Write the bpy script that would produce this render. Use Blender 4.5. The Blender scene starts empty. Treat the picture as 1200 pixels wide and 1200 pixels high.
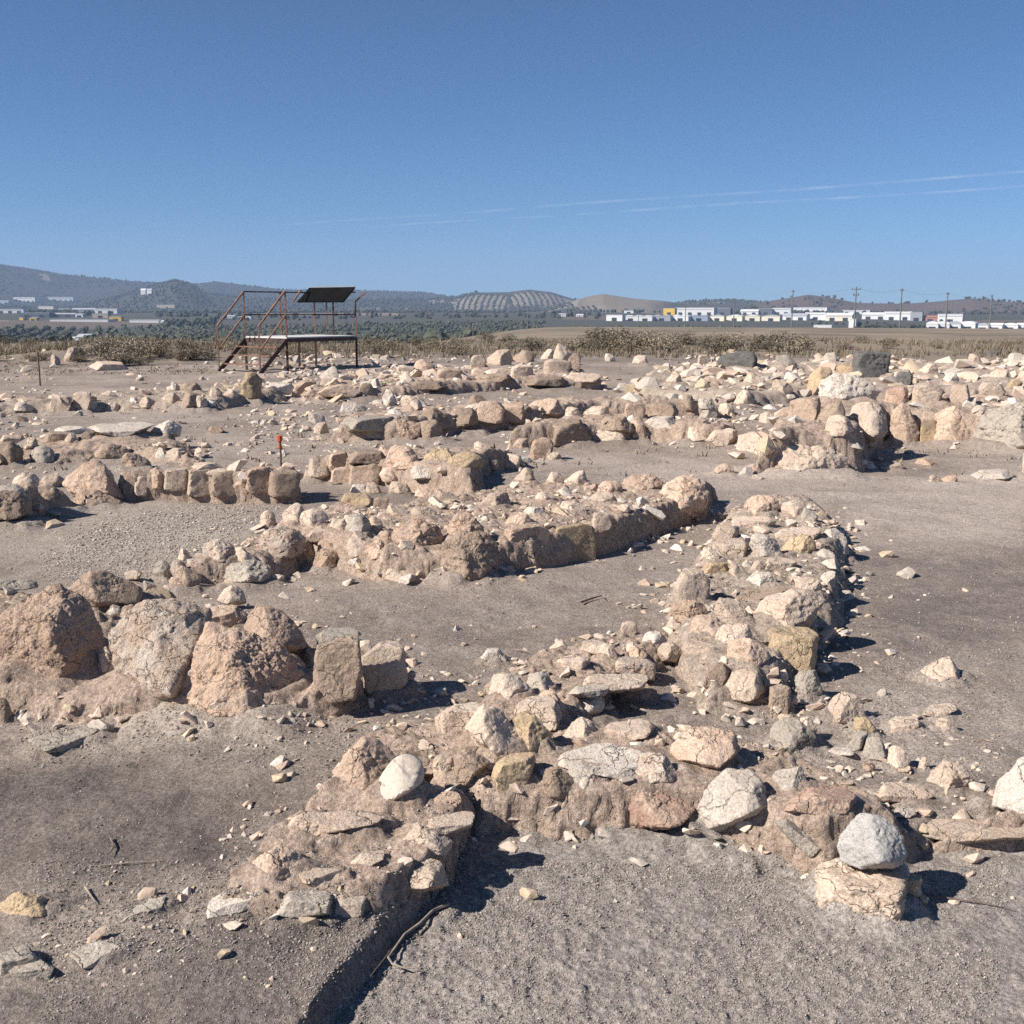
import bpy, math, random
import numpy as np
from mathutils import Vector

rng = np.random.default_rng(7)
random.seed(7)
scene = bpy.context.scene
col = scene.collection

# ------------------------------------------------------------------ camera
F = 1286.7                      # focal length for a 1200 px wide frame
EYE = np.array([0.0, 0.0, 1.6])
HORIZON = 362.0
PITCH = math.atan((600 - HORIZON) / F)
FWD = np.array([0, math.cos(PITCH), -math.sin(PITCH)])
UPV = np.array([0, math.sin(PITCH), math.cos(PITCH)])
RGT = np.array([1.0, 0, 0])

cam = bpy.data.cameras.new('camera')
cam.sensor_width = 36.0
cam.lens = 36.0 * F / 1200.0
cam.clip_start = 0.05
cam.clip_end = 200000
cam_o = bpy.data.objects.new('camera', cam)
cam_o.location = EYE
cam_o.rotation_euler = (math.pi / 2 - PITCH, 0, 0)
col.objects.link(cam_o)
scene.camera = cam_o


def ray(u, v):
    d = FWD + RGT * ((u - 600) / F) + UPV * ((600 - v) / F)
    return d / np.linalg.norm(d)


def on_plane(u, v, z):
    d = ray(u, v)
    t = (z - EYE[2]) / d[2]
    return EYE + d * t


# ------------------------------------------------------------------ noise
def _h(ix, iy, iz, seed):
    n = (ix.astype(np.int64) * 374761393 + iy.astype(np.int64) * 668265263
         + iz.astype(np.int64) * 2147483647 + seed * 974634221) & 0xFFFFFFFF
    n = ((n ^ (n >> 13)) * 1274126177) & 0xFFFFFFFF
    n = ((n ^ (n >> 16)) * 2246822519) & 0xFFFFFFFF
    n = n ^ (n >> 15)
    return (n & 0xFFFFFF) / float(0x7FFFFF) - 1.0


def vnoise2(x, y, seed=0):
    x0 = np.floor(x); y0 = np.floor(y)
    fx = x - x0; fy = y - y0
    fx = fx * fx * fx * (fx * (fx * 6 - 15) + 10); fy = fy * fy * fy * (fy * (fy * 6 - 15) + 10)
    z = np.zeros_like(x0)
    a = _h(x0, y0, z, seed); b = _h(x0 + 1, y0, z, seed)
    c = _h(x0, y0 + 1, z, seed); d = _h(x0 + 1, y0 + 1, z, seed)
    return (a + (b - a) * fx) * (1 - fy) + (c + (d - c) * fx) * fy


def vnoise3(p, seed=0):
    q = np.floor(p); f = p - q
    f = f * f * f * (f * (f * 6 - 15) + 10)
    x, y, z = q[:, 0], q[:, 1], q[:, 2]
    fx, fy, fz = f[:, 0], f[:, 1], f[:, 2]
    def L(a, b, t): return a + (b - a) * t
    return L(L(L(_h(x, y, z, seed), _h(x + 1, y, z, seed), fx), L(_h(x, y + 1, z, seed), _h(x + 1, y + 1, z, seed), fx), fy),
             L(L(_h(x, y, z + 1, seed), _h(x + 1, y, z + 1, seed), fx), L(_h(x, y + 1, z + 1, seed), _h(x + 1, y + 1, z + 1, seed), fx), fy), fz)


ROT = np.array([[0.36, 0.48, -0.8], [-0.8, 0.6, 0.0], [0.48, 0.64, 0.6]])


def fbm3(p, octaves=4, seed=0, gain=0.5):
    s = 0; a = 1.0; t = 0
    for i in range(octaves):
        s = s + a * vnoise3(p, seed + i * 17); t += a
        p = p @ ROT * 2.03; a *= gain
    return s / t


def fbm2(x, y, octaves=4, seed=0, gain=0.5):
    s = 0; a = 1.0; t = 0
    for i in range(octaves):
        s = s + a * vnoise2(x, y, seed + i * 17); t += a
        x, y = (0.8 * x - 0.6 * y) * 2.03, (0.6 * x + 0.8 * y) * 2.03
        a *= gain
    return s / t


def sstep(a, b, x):
    t = np.clip((x - a) / (b - a), 0, 1)
    return t * t * (3 - 2 * t)


def sdist(poly, x, y):
    """signed distance to a polygon, positive inside"""
    d2 = np.full(x.shape, 1e18)
    inside = np.zeros(x.shape, bool)
    n = len(poly)
    for i in range(n):
        ax, ay = poly[i]; bx, by = poly[(i + 1) % n]
        ex, ey = bx - ax, by - ay
        t = np.clip(((x - ax) * ex + (y - ay) * ey) / (ex * ex + ey * ey + 1e-12), 0, 1)
        d2 = np.minimum(d2, (x - ax - t * ex) ** 2 + (y - ay - t * ey) ** 2)
        c = (ay > y) != (by > y)
        if ey != 0:
            inside ^= c & (x < ex * (y - ay) / ey + ax)
    d = np.sqrt(d2)
    return np.where(inside, d, -d)


def foot(pts):
    out = []
    for p in pts:
        q = on_plane(p[0], p[1], p[2] if len(p) > 2 else 0.0)
        out.append((q[0], q[1]))
    return out


# ------------------------------------------------------------------ land
PIT = foot([(300, 1330, -.08), (355, 1250, -.08), (425, 1140, -.08), (508, 1050, -.08), (556, 965, -.08), (640, 950, -.08), (815, 955, -.08),
            (880, 968, -.08), (955, 1000, -.08), (1046, 1020, -.08), (1095, 985, -.08), (1330, 975, -.08), (1700, 1330, -.08)])
PATCH = {k: foot(v) for k, v in {
    'gravel': [(55, 655), (125, 608), (240, 590), (330, 592), (300, 620), (215, 655), (150, 680), (90, 680)],
    'dust_bank': [(60, 858), (400, 850), (420, 880), (230, 895), (90, 880)],
    'mid_pale': [(840, 600), (1000, 552), (1260, 560), (1260, 640), (1010, 640), (900, 585)],
    'mid_pale2': [(650, 540), (860, 520), (900, 560), (840, 580), (700, 552)],
    'right_dark': [(1000, 645), (1260, 640), (1260, 760), (1010, 790), (985, 700)],
    'right_low': [(880, 850), (1000, 800), (1260, 770), (1260, 960), (900, 910)],
    'terrace': [(-80, 900), (330, 885), (400, 900), (300, 1000), (200, 1050), (-80, 1040)],
    'terrace2': [(-80, 1140), (300, 1080), (500, 1075), (400, 1200), (300, 1320), (-100, 1320)],
    'court': [(390, 700), (560, 690), (790, 640), (800, 680), (700, 740), (560, 790), (420, 740)],
}.items()}

SKY_FAR = [(-400, 318), (-200, 322), (-80, 312), (0, 315), (40, 320), (85, 326), (130, 330), (180, 333), (240, 335), (260, 333), (300, 337), (340, 341), (430, 341),
           (470, 342), (500, 344), (530, 348), (560, 350), (700, 354), (800, 355), (900, 356), (1000, 357), (1100, 357), (1200, 357), (1300, 354), (1600, 345)]
SKY_MID = [(-400, 362), (100, 360), (160, 345), (190, 336), (215, 331), (232, 336), (250, 346), (290, 350), (350, 352), (500, 352), (535, 349), (560, 343), (595, 343),
           (620, 340), (645, 343), (668, 350), (690, 356), (780, 358), (800, 354), (850, 352), (900, 355), (1000, 359), (1200, 360), (1600, 358)]
SKY_NEAR = [(-400, 370), (560, 368), (640, 362), (665, 354), (690, 347), (705, 345), (740, 350), (775, 353), (800, 357), (880, 356), (905, 352), (941, 347), (970, 351), (997, 356),
            (1050, 357), (1083, 355), (1105, 353), (1130, 351), (1165, 354), (1200, 355), (1300, 352), (1600, 350)]
VALLEY = -18.0


def ridge(tab, u):
    us = np.array([t[0] for t in tab], float); vs = np.array([t[1] for t in tab], float)
    return (HORIZON - np.interp(u, us, vs)) / F


def land(x, y):
    """large relief: the plateau, the slope below it, the valley and the hills"""
    d = np.hypot(x, y)
    u = 600 + F * np.clip(x / np.maximum(y, 1e-3), -1.2, 1.2)
    u = np.where(y > 0, u, np.where(x > 0, 1600, -400))
    z = np.zeros_like(d)
    # scrub mound behind the dig
    mx, my = -12.8, 37.5
    z += 0.55 * np.exp(-(((x - mx) / 3.0) ** 2 + ((y - my) / 3.0) ** 2))
    z += 0.35 * np.exp(-(((x - 9.5) / 6.0) ** 2 + ((y - 47) / 3.5) ** 2))
    s = np.clip((d - 55) / 750, 0, 1)
    flat = (VALLEY) * (s * s * (3 - 2 * s))
    steep = np.maximum(VALLEY, -.0305 * np.maximum(0, d - 56 - 6 * np.sin(u / 90)))
    k = sstep(660, 470, u)
    z += flat * (1 - k) + steep * k
    z += 12.0 * sstep(800, 1900, d)
    z += np.where(d > 300, fbm2(x / 420, y / 420, 3, 5) * 3.0 * sstep(300, 900, d), 0)
    for tab, dc, wid, sd in ((SKY_NEAR, 2500., 600., 3), (SKY_MID, 3200., 700., 11), (SKY_FAR, 4600., 1100., 23)):
        top = EYE[2] + dc * ridge(tab, u) - VALLEY
        top = top * (1 + 0.05 * fbm2(x / 260, y / 260, 3, sd))
        t = np.clip((d - (dc - wid)) / wid, 0, 1)
        up = t * t * (3 - 2 * t)
        t2 = np.clip((d - dc) / wid, 0, 1)
        prof = up * (1 - 0.75 * t2 * t2 * (3 - 2 * t2))
        hill = top * prof + fbm2(x / 150, y / 150, 3, sd + 1) * 5 * prof * (1 - prof) * 4
        z = np.maximum(z, VALLEY + hill) if tab is not SKY_NEAR else np.where(d > 1700, np.maximum(z, VALLEY + hill), z)
    return z


def ground0(x, y):
    z = land(x, y)
    near = np.hypot(x, y) < 60
    pit = np.zeros_like(z)
    m = np.hypot(x, y) < 7
    if m.any():
        s = sdist(PIT, x[m], y[m])
        s = s + 0.02 * fbm2(x[m] / 0.12, y[m] / 0.12, 3, 90)
        pit[m] = -0.08 * sstep(-0.03, 0.015, s)
    z = z + pit
    z = z + near * (0.035 * fbm2(x / 2.3, y / 2.3, 3, 41) * sstep(2, 5, np.hypot(x, y)))
    return z


# walls: packed earth and rubble cores; (name label, footprint px, top z, soft edge, roughness)
WALLS = [
    ('low earth bank carrying the two big pitted boulders', [(-90, 838), (0, 848), (120, 853), (300, 864), (400, 858), (478, 846), (476, 800), (420, 755, .1), (340, 712, .1), (200, 700, .05), (-90, 690, .05)], .075, .2, .03),
    ('stub of earth wall with a long layered slab, ending at the pit edge', [(236, 1082), (270, 1035), (330, 968), (400, 938), (470, 925), (545, 938), (566, 955, -.02), (560, 975, -.05), (520, 1050, -.075), (440, 1072), (330, 1086)], .06, .045, .025),
    ('spine of tumbled stones between the pale track and the grey court', [(832, 640), (868, 598), (950, 595), (1000, 640), (992, 690), (966, 790), (945, 832), (830, 832), (788, 770), (782, 705)], .14, .16, .03),
    ('rubble bank sloping from the spine of stones down to the pale egg stone', [(385, 938), (430, 872), (505, 858), (560, 805), (640, 775), (770, 745), (800, 795), (720, 850), (660, 890), (560, 930), (480, 945)], .10, .18, .03),
    ('crumbling earth wall face dropping into the gravelly pit', [(478, 930), (640, 885), (800, 870), (900, 895), (1000, 925), (1048, 962), (1050, 998, -.05), (966, 1032, -.075), (870, 1006, -.075), (815, 989, -.075), (640, 982, -.075), (560, 980, -.075)], .085, .085, .025),
    ('short earth bank under the long pale stone beside the pit', [(1072, 966), (1110, 960), (1300, 952), (1300, 1002, -.075), (1105, 1008, -.075)], .05, .07, .02),
    ('broad wall island of crumbled stone in the middle of the dig', [(350, 650), (400, 668), (450, 684), (545, 684), (640, 670), (740, 640), (826, 607), (838, 588), (812, 566, .17), (700, 566, .19), (600, 566, .19), (480, 592, .16), (400, 606, .16)], .20, .08, .035),
    ('curving row of rough boulders bordering the gravel floor', [(178, 694), (230, 690), (330, 684), (372, 655), (430, 640), (455, 600, .15), (440, 580, .15), (335, 596, .15), (295, 625, .1), (190, 668, .1)], .13, .16, .03),
    ('long wall with a deep shaded face behind the gravel floor', [(-80, 618), (60, 604), (148, 586), (220, 578), (290, 580), (352, 578), (350, 562, .2), (220, 556, .22), (140, 553, .25), (0, 583, .24), (-80, 592, .24)], .25, .07, .03),
    ('wall line running from the upright pale stone to the reddish block', [(358, 562), (450, 570), (560, 588), (570, 560), (655, 536), (650, 520, .2), (560, 528, .2), (450, 530, .2), (370, 538, .2)], .24, .1, .03),
    ('high wall of large cream boulders with the white boulder on top', [(885, 556), (1003, 552), (1040, 518), (1100, 522), (1260, 530), (1260, 462, .4), (1060, 462, .4), (960, 468, .35), (905, 502, .2)], .40, .14, .05),
    ('jagged wall beside the big brown shaded block', [(600, 523), (700, 520), (760, 518), (850, 522), (866, 498, .2), (780, 490, .2), (700, 486, .2), (620, 496, .2)], .23, .11, .05),
    ('tumbled wall in the back field with dark jagged hollows', [(390, 518), (470, 520), (560, 508), (700, 492), (840, 490), (840, 468, .25), (700, 466, .25), (560, 474, .25), (420, 484, .25)], .27, .15, .06),
    ('faint rubble line in front of the viewing platform', [(355, 470), (450, 466), (600, 458), (700, 456), (700, 440, .15), (600, 434, .15), (480, 432, .15), (370, 448, .15)], .2, .2, .06),
    ('wide rubble spread below the two dark grey blocks', [(740, 468), (880, 478), (960, 468), (1280, 470), (1280, 426, .2), (960, 420, .2), (760, 432, .2)], .2, .3, .07),
    ('weathered rubble row by the stump-like stone', [(-40, 488), (120, 482), (240, 482), (330, 470), (330, 460, .1), (200, 458, .1), (-40, 474, .1)], .16, .25, .05),
    ('scattered rubble wall around the broad white slab', [(-40, 550), (70, 548), (150, 542), (232, 546), (225, 512, .1), (90, 512, .1), (-40, 512, .1)], .15, .3, .05),
]
for i, w in enumerate(WALLS):
    WALLS[i] = dict(label=w[0], poly=foot(w[1]), top=w[2], soft=w[3], rough=w[4], seed=200 + i)


def wall_z(w, x, y, g=None, detail=True):
    s = sdist(w['poly'], x, y)
    d = np.hypot(x, y).mean() if x.size else 1
    sc = max(0.12, 0.03 * d)
    s = s + w['soft'] * 0.6 * fbm2(x / (2.2 * sc), y / (2.2 * sc), 2, w['seed'], .4)
    if g is None:
        g = ground0(x, y)
    k = sstep(-w['soft'] * 0.4, w['soft'], s)
    z = (g - 0.06) * (1 - k) + k * w['top']
    if detail:
        z = z + k * w['rough'] * fbm2(x / (sc * 0.9), y / (sc * 0.9), 4, w['seed'] + 5, 0.6)
    return z, s


def H(x, y):
    g = ground0(x, y)
    z = g.copy()
    for w in WALLS:
        bb = np.array(w['poly'])
        m = (x > bb[:, 0].min() - .3) & (x < bb[:, 0].max() + .3) & (y > bb[:, 1].min() - .3) & (y < bb[:, 1].max() + .3)
        if m.any():
            zz, s = wall_z(w, x[m], y[m], g[m])
            z[m] = np.maximum(z[m], zz)
    return z


TS = np.exp(np.linspace(math.log(1.2), math.log(9000), 2600))


def cast(u, v):
    d = ray(u, v)
    P = EYE[None] + d[None] * TS[:, None]
    below = np.nonzero(P[:, 2] < H(P[:, 0], P[:, 1]))[0]
    if len(below) == 0:
        return None
    i = max(1, below[0])
    a, b = TS[i - 1], TS[i]
    for _ in range(2):
        t = np.linspace(a, b, 12)
        Q = EYE[None] + d[None] * t[:, None]
        bl = np.nonzero(Q[:, 2] < H(Q[:, 0], Q[:, 1]))[0]
        j = max(1, bl[0]) if len(bl) else 11
        a, b = t[j - 1], t[j]
    return EYE + d * b


# ------------------------------------------------------------------ materials
def new_mat(name):
    m = bpy.data.materials.new(name); m.use_nodes = True
    nt = m.node_tree
    b = nt.nodes['Principled BSDF']
    b.inputs['Specular IOR Level'].default_value = 0.25
    return m, nt, b


def N(nt, t, **kw):
    n = nt.nodes.new(t)
    for k, v in kw.items():
        if k in n.inputs.keys():
            n.inputs[k].default_value = v
        else:
            setattr(n, k, v)
    return n


def mixc(nt, fac, a, b, blend='MIX'):
    n = nt.nodes.new('ShaderNodeMix'); n.data_type = 'RGBA'; n.blend_type = blend
    for sock, val in ((n.inputs[0], fac), (n.inputs[6], a), (n.inputs[7], b)):
        if hasattr(val, 'links'):
            nt.links.new(val, sock)
        elif isinstance(val, (int, float)):
            sock.default_value = val
        else:
            sock.default_value = (*val, 1)
    return n.outputs[2]


def ramp(nt, val, lo, hi):
    n = nt.nodes.new('ShaderNodeMapRange')
    n.inputs[1].default_value = lo; n.inputs[2].default_value = hi
    nt.links.new(val, n.inputs[0])
    return n.outputs[0]


def noise(nt, vec, scale, detail=4, rough=0.55, dist=0.0):
    n = nt.nodes.new('ShaderNodeTexNoise')
    n.inputs['Scale'].default_value = scale; n.inputs['Detail'].default_value = detail
    n.inputs['Roughness'].default_value = rough; n.inputs['Distortion'].default_value = dist
    nt.links.new(vec, n.inputs['Vector'])
    return n.outputs[0]


def stone_mat(name, a, b, spot, scale=1.0, bump=1.0, speck=0.35, pits=True):
    m, nt, p = new_mat(name)
    tc = N(nt, 'ShaderNodeTexCoord'); oi = N(nt, 'ShaderNodeObjectInfo')
    add = N(nt, 'ShaderNodeVectorMath', operation='ADD')
    mul = N(nt, 'ShaderNodeVectorMath', operation='SCALE'); mul.inputs['Scale'].default_value = 37.0
    cx = N(nt, 'ShaderNodeCombineXYZ')
    for k in range(3):
        nt.links.new(oi.outputs['Random'], cx.inputs[k])
    nt.links.new(cx.outputs[0], mul.inputs[0])
    nt.links.new(tc.outputs['Object'], add.inputs[0]); nt.links.new(mul.outputs[0], add.inputs[1])
    v = add.outputs[0]
    n1 = noise(nt, v, 7 * scale, 5, 0.62, 0.3)
    n2 = noise(nt, v, 28 * scale, 6, 0.65)
    n3 = noise(nt, v, 130 * scale, 4, 0.6)
    c = mixc(nt, ramp(nt, n1, 0.38, 0.62), a, b)
    c = mixc(nt, ramp(nt, n2, 0.56, 0.72), c, spot)
    n4 = noise(nt, v, 3.5 * scale, 4, 0.6, 0.6)
    gm = N(nt, 'ShaderNodeMath', operation='MULTIPLY'); nt.links.new(ramp(nt, n4, .54, .66), gm.inputs[0]); gm.inputs[1].default_value = .25
    g = sum(b) / 3 * 1.02
    c = mixc(nt, gm.outputs[0], c, (g * 1.08, g, g * .92))
    vo = N(nt, 'ShaderNodeTexVoronoi', feature='DISTANCE_TO_EDGE'); vo.inputs['Scale'].default_value = 5.5 * scale
    wv = N(nt, 'ShaderNodeVectorMath', operation='MULTIPLY_ADD'); wv.inputs[1].default_value = (.22, .22, .22)
    nz = N(nt, 'ShaderNodeTexNoise'); nz.inputs['Scale'].default_value = 9 * scale; nz.inputs['Detail'].default_value = 4
    nt.links.new(v, nz.inputs['Vector']); nt.links.new(nz.outputs['Color'], wv.inputs[0]); nt.links.new(v, wv.inputs[2])
    nt.links.new(wv.outputs[0], vo.inputs['Vector'])
    ck = N(nt, 'ShaderNodeMath', operation='MULTIPLY'); nt.links.new(ramp(nt, vo.outputs['Distance'], .022, .0), ck.inputs[0]); nt.links.new(ramp(nt, n4, .60, .48), ck.inputs[1])
    ck2 = N(nt, 'ShaderNodeMath', operation='MULTIPLY'); nt.links.new(ck.outputs[0], ck2.inputs[0]); ck2.inputs[1].default_value = .32
    c = mixc(nt, ck2.outputs[0], c, tuple(x * .42 for x in b))
    dark = mixc(nt, ramp(nt, n3, 0.35, 0.65), (1 - speck, 1 - speck, 1 - speck), (1.12, 1.1, 1.08))
    c = mixc(nt, 1.0, c, dark, 'MULTIPLY')
    # each stone a little lighter or darker than the next
    rv = N(nt, 'ShaderNodeHueSaturation')
    nt.links.new(c, rv.inputs['Color'])
    mr = N(nt, 'ShaderNodeMapRange'); mr.inputs[3].default_value = 0.82; mr.inputs[4].default_value = 1.16
    nt.links.new(oi.outputs['Random'], mr.inputs[0]); nt.links.new(mr.outputs[0], rv.inputs['Value'])
    nt.links.new(rv.outputs[0], p.inputs['Base Color'])
    p.inputs['Roughness'].default_value = 0.92
    b1 = N(nt, 'ShaderNodeBump'); b1.inputs['Strength'].default_value = 0.7 * bump; b1.inputs['Distance'].default_value = 0.02 / scale
    b2 = N(nt, 'ShaderNodeBump'); b2.inputs['Strength'].default_value = 0.6 * bump; b2.inputs['Distance'].default_value = 0.005 / scale
    hs = N(nt, 'ShaderNodeMath', operation='SUBTRACT'); nt.links.new(n2, hs.inputs[0]); nt.links.new(ck.outputs[0], hs.inputs[1])
    nt.links.new(hs.outputs[0], b1.inputs['Height']); nt.links.new(n3, b2.inputs['Height'])
    nt.links.new(b1.outputs[0], b2.inputs['Normal']); nt.links.new(b2.outputs[0], p.inputs['Normal'])
    return m


SM = {
    'c': stone_mat('cream_limestone', (.63, .515, .41), (.55, .43, .335), (.47, .385, .32)),
    'p': stone_mat('peach_limestone', (.58, .44, .34), (.50, .365, .27), (.55, .465, .385)),
    'o': stone_mat('ochre_sandstone', (.50, .385, .245), (.44, .33, .22), (.39, .31, .22)),
    'g': stone_mat('grey_limestone', (.48, .425, .355), (.41, .36, .30), (.33, .295, .25)),
    'w': stone_mat('white_limestone', (.66, .59, .51), (.57, .49, .41), (.45, .415, .375)),
    'b': stone_mat('brown_stone', (.41, .315, .24), (.33, .25, .19), (.26, .21, .17)),
    'r': stone_mat('rust_red_stone', (.50, .37, .28), (.33, .215, .165), (.50, .41, .33)),
    'd': stone_mat('dark_basalt', (.18, .17, .16), (.125, .12, .112), (.24, .23, .215)),
    'k': stone_mat('speckled_granite', (.50, .48, .455), (.43, .415, .39), (.14, .135, .13), 3.2, 0.8, 0.5),
    'e': stone_mat('smooth_pale_stone', (.47, .41, .345), (.43, .37, .31), (.38, .33, .28), 0.5, 0.35, 0.12),
    'x': stone_mat('pitted_conglomerate', (.54, .40, .30), (.45, .325, .24), (.39, .315, .26), 1.3, 1.3, 0.4),
    'y': stone_mat('grey_crusted_limestone', (.66, .565, .475), (.58, .44, .335), (.48, .405, .335), 1.2, 1.3, 0.4),
}
CNAME = {'c': 'cream', 'p': 'peach', 'o': 'ochre', 'g': 'grey', 'w': 'whitish', 'b': 'brown', 'r': 'rust-red', 'd': 'dark grey',
         'k': 'speckled grey', 'e': 'pale', 'x': 'pitted peach', 'y': 'grey-crusted'}


def earth_mat(name, a, b, pale, attr=False):
    m, nt, p = new_mat(name)
    g = N(nt, 'ShaderNodeNewGeometry')
    v = g.outputs['Position']
    n0 = noise(nt, v, 2.6, 5, 0.6)
    n1 = noise(nt, v, 17, 6, 0.65)
    n2 = noise(nt, v, 75, 5, 0.65)
    n3 = noise(nt, v, 300, 3, 0.6)
    if attr:
        at = N(nt, 'ShaderNodeAttribute'); at.attribute_name = 'soil'
        c = at.outputs['Color']
    else:
        c = mixc(nt, ramp(nt, n0, 0.35, 0.65), a, b)
        c = mixc(nt, ramp(nt, n1, 0.55, 0.75), c, pale)
    c = mixc(nt, 1.0, c, mixc(nt, ramp(nt, n1, 0.3, 0.7), (.80, .79, .78), (1.16, 1.16, 1.16)), 'MULTIPLY')
    c = mixc(nt, 1.0, c, mixc(nt, ramp(nt, n2, 0.33, 0.67), (.58, .57, .56), (1.36, 1.36, 1.36)), 'MULTIPLY')
    c = mixc(nt, 1.0, c, mixc(nt, ramp(nt, n3, 0.3, 0.7), (.78, .78, .78), (1.18, 1.18, 1.18)), 'MULTIPLY')
    nt.links.new(c, p.inputs['Base Color'])
    p.inputs['Roughness'].default_value = 0.95
    last = None
    for h, st, di in ((n1, .45, .03), (n2, .65, .013), (n3, .5, .004)):
        bn = N(nt, 'ShaderNodeBump'); bn.inputs['Strength'].default_value = st; bn.inputs['Distance'].default_value = di
        nt.links.new(h, bn.inputs['Height'])
        if last is not None:
            nt.links.new(last, bn.inputs['Normal'])
        last = bn.outputs[0]
    nt.links.new(last, p.inputs['Normal'])
    return m


M_GROUND = earth_mat('dry_soil', (0, 0, 0), (0, 0, 0), (0, 0, 0), True)
M_WALL = earth_mat('packed_wall_earth', (.45, .35, .28), (.375, .29, .228), (.51, .41, .34))
M_WALL2 = earth_mat('grey_wall_earth', (.42, .345, .28), (.36, .295, .24), (.48, .40, .325))


def plain(name, c, rough=0.7, var=0.15, scale=6.0, metal=0.0):
    m, nt, p = new_mat(name)
    tc = N(nt, 'ShaderNodeTexCoord')
    n = noise(nt, tc.outputs['Object'], scale, 4, 0.6)
    lo = tuple(x * (1 - var) for x in c); hi = tuple(min(1, x * (1 + var)) for x in c)
    nt.links.new(mixc(nt, ramp(nt, n, .35, .65), lo, hi), p.inputs['Base Color'])
    p.inputs['Roughness'].default_value = rough; p.inputs['Metallic'].default_value = metal
    return m


# ------------------------------------------------------------------ mesh helpers
def link_mesh(name, V, Fc, mat, parent=None, loc=None, sharp=None, smooth=True):
    me = bpy.data.meshes.new(name)
    V = np.asarray(V, np.float32)
    if isinstance(Fc, np.ndarray):
        k = Fc.shape[1]
        me.vertices.add(len(V)); me.vertices.foreach_set('co', V.ravel())
        me.loops.add(Fc.size); me.loops.foreach_set('vertex_index', Fc.astype(np.int32).ravel())
        me.polygons.add(len(Fc)); me.polygons.foreach_set('loop_start', np.arange(0, Fc.size, k, dtype=np.int32))
        me.update(calc_edges=True); me.validate()
    else:
        me.from_pydata([tuple(map(float, v)) for v in V], [], Fc); me.update()
    if smooth:
        me.polygons.foreach_set('use_smooth', np.ones(len(me.polygons), bool))
        if sharp:
            me.set_sharp_from_angle(angle=math.radians(sharp))
    else:
        me.polygons.foreach_set('use_smooth', np.zeros(len(me.polygons), bool))
    me.materials.append(mat)
    o = bpy.data.objects.new(name, me); col.objects.link(o)
    if loc is not None:
        o.location = loc
    if parent is not None:
        o.parent = parent
    return o


def empty(name, loc, rz=0.0):
    o = bpy.data.objects.new(name, None); col.objects.link(o)
    o.location = loc; o.rotation_euler = (0, 0, rz); o.empty_display_size = .1
    return o


def tag(o, label=None, cat=None, group=None, kind=None):
    if label: o['label'] = label
    if cat: o['category'] = cat
    if group: o['group'] = group
    if kind or cat: o['kind'] = kind or 'thing'
    return o


class MB:
    """collects boxes, bars and tubes into one mesh"""
    def __init__(s): s.v = []; s.f = []
    def add(s, V, Fc):
        b = len(s.v); s.v += [tuple(map(float, p)) for p in V]; s.f += [tuple(b + i for i in f) for f in Fc]
        return s
    def box(s, lo, hi):
        x0, y0, z0 = lo; x1, y1, z1 = hi
        return s.add([(x0, y0, z0), (x1, y0, z0), (x1, y1, z0), (x0, y1, z0), (x0, y0, z1), (x1, y0, z1), (x1, y1, z1), (x0, y1, z1)],
                     [(3, 2, 1, 0), (4, 5, 6, 7), (0, 1, 5, 4), (1, 2, 6, 5), (2, 3, 7, 6), (3, 0, 4, 7)])
    def bar(s, a, b, w, h=None, n=4):
        a = Vector(a); b = Vector(b); d = (b - a).normalized()
        r = d.cross(Vector((0, 0, 1)))
        if r.length < 1e-4: r = Vector((1, 0, 0))
        r.normalize(); q = r.cross(d)
        h = h or w
        V = []
        for p in (a, b):
            for k in range(n):
                t = 2 * math.pi * (k + .5) / n
                V.append(p + r * (w / 2 * math.cos(t) * (1.414 if n == 4 else 1)) + q * (h / 2 * math.sin(t) * (1.414 if n == 4 else 1)))
        Fc = [tuple(range(n - 1, -1, -1)), tuple(range(n, 2 * n))] + [(k, (k + 1) % n, n + (k + 1) % n, n + k) for k in range(n)]
        return s.add(V, Fc)
    def tube(s, pts, radii, n=7):
        pts = [Vector(p) for p in pts]
        base = len(s.v); V = []; Fc = []
        for i, p in enumerate(pts):
            d = (pts[min(i + 1, len(pts) - 1)] - pts[max(i - 1, 0)]).normalized()
            r = d.cross(Vector((0.13, 0.2, 1)));
            if r.length < 1e-3: r = Vector((1, 0, 0))
            r.normalize(); q = r.cross(d)
            for k in range(n):
                t = 2 * math.pi * k / n
                V.append(p + (r * math.cos(t) + q * math.sin(t)) * radii[i])
        for i in range(len(pts) - 1):
            for k in range(n):
                Fc.append((i * n + k, i * n + (k + 1) % n, (i + 1) * n + (k + 1) % n, (i + 1) * n + k))
        Fc.append(tuple(range(n - 1, -1, -1))); Fc.append(tuple(range((len(pts) - 1) * n, len(pts) * n)))
        return s.add(V, Fc)
    def build(s, name, mat, parent=None, loc=None, smooth=False):
        return link_mesh(name, np.array(s.v), s.f, mat, parent, loc, smooth=smooth, sharp=40 if smooth else None)


_ico = {}


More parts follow.
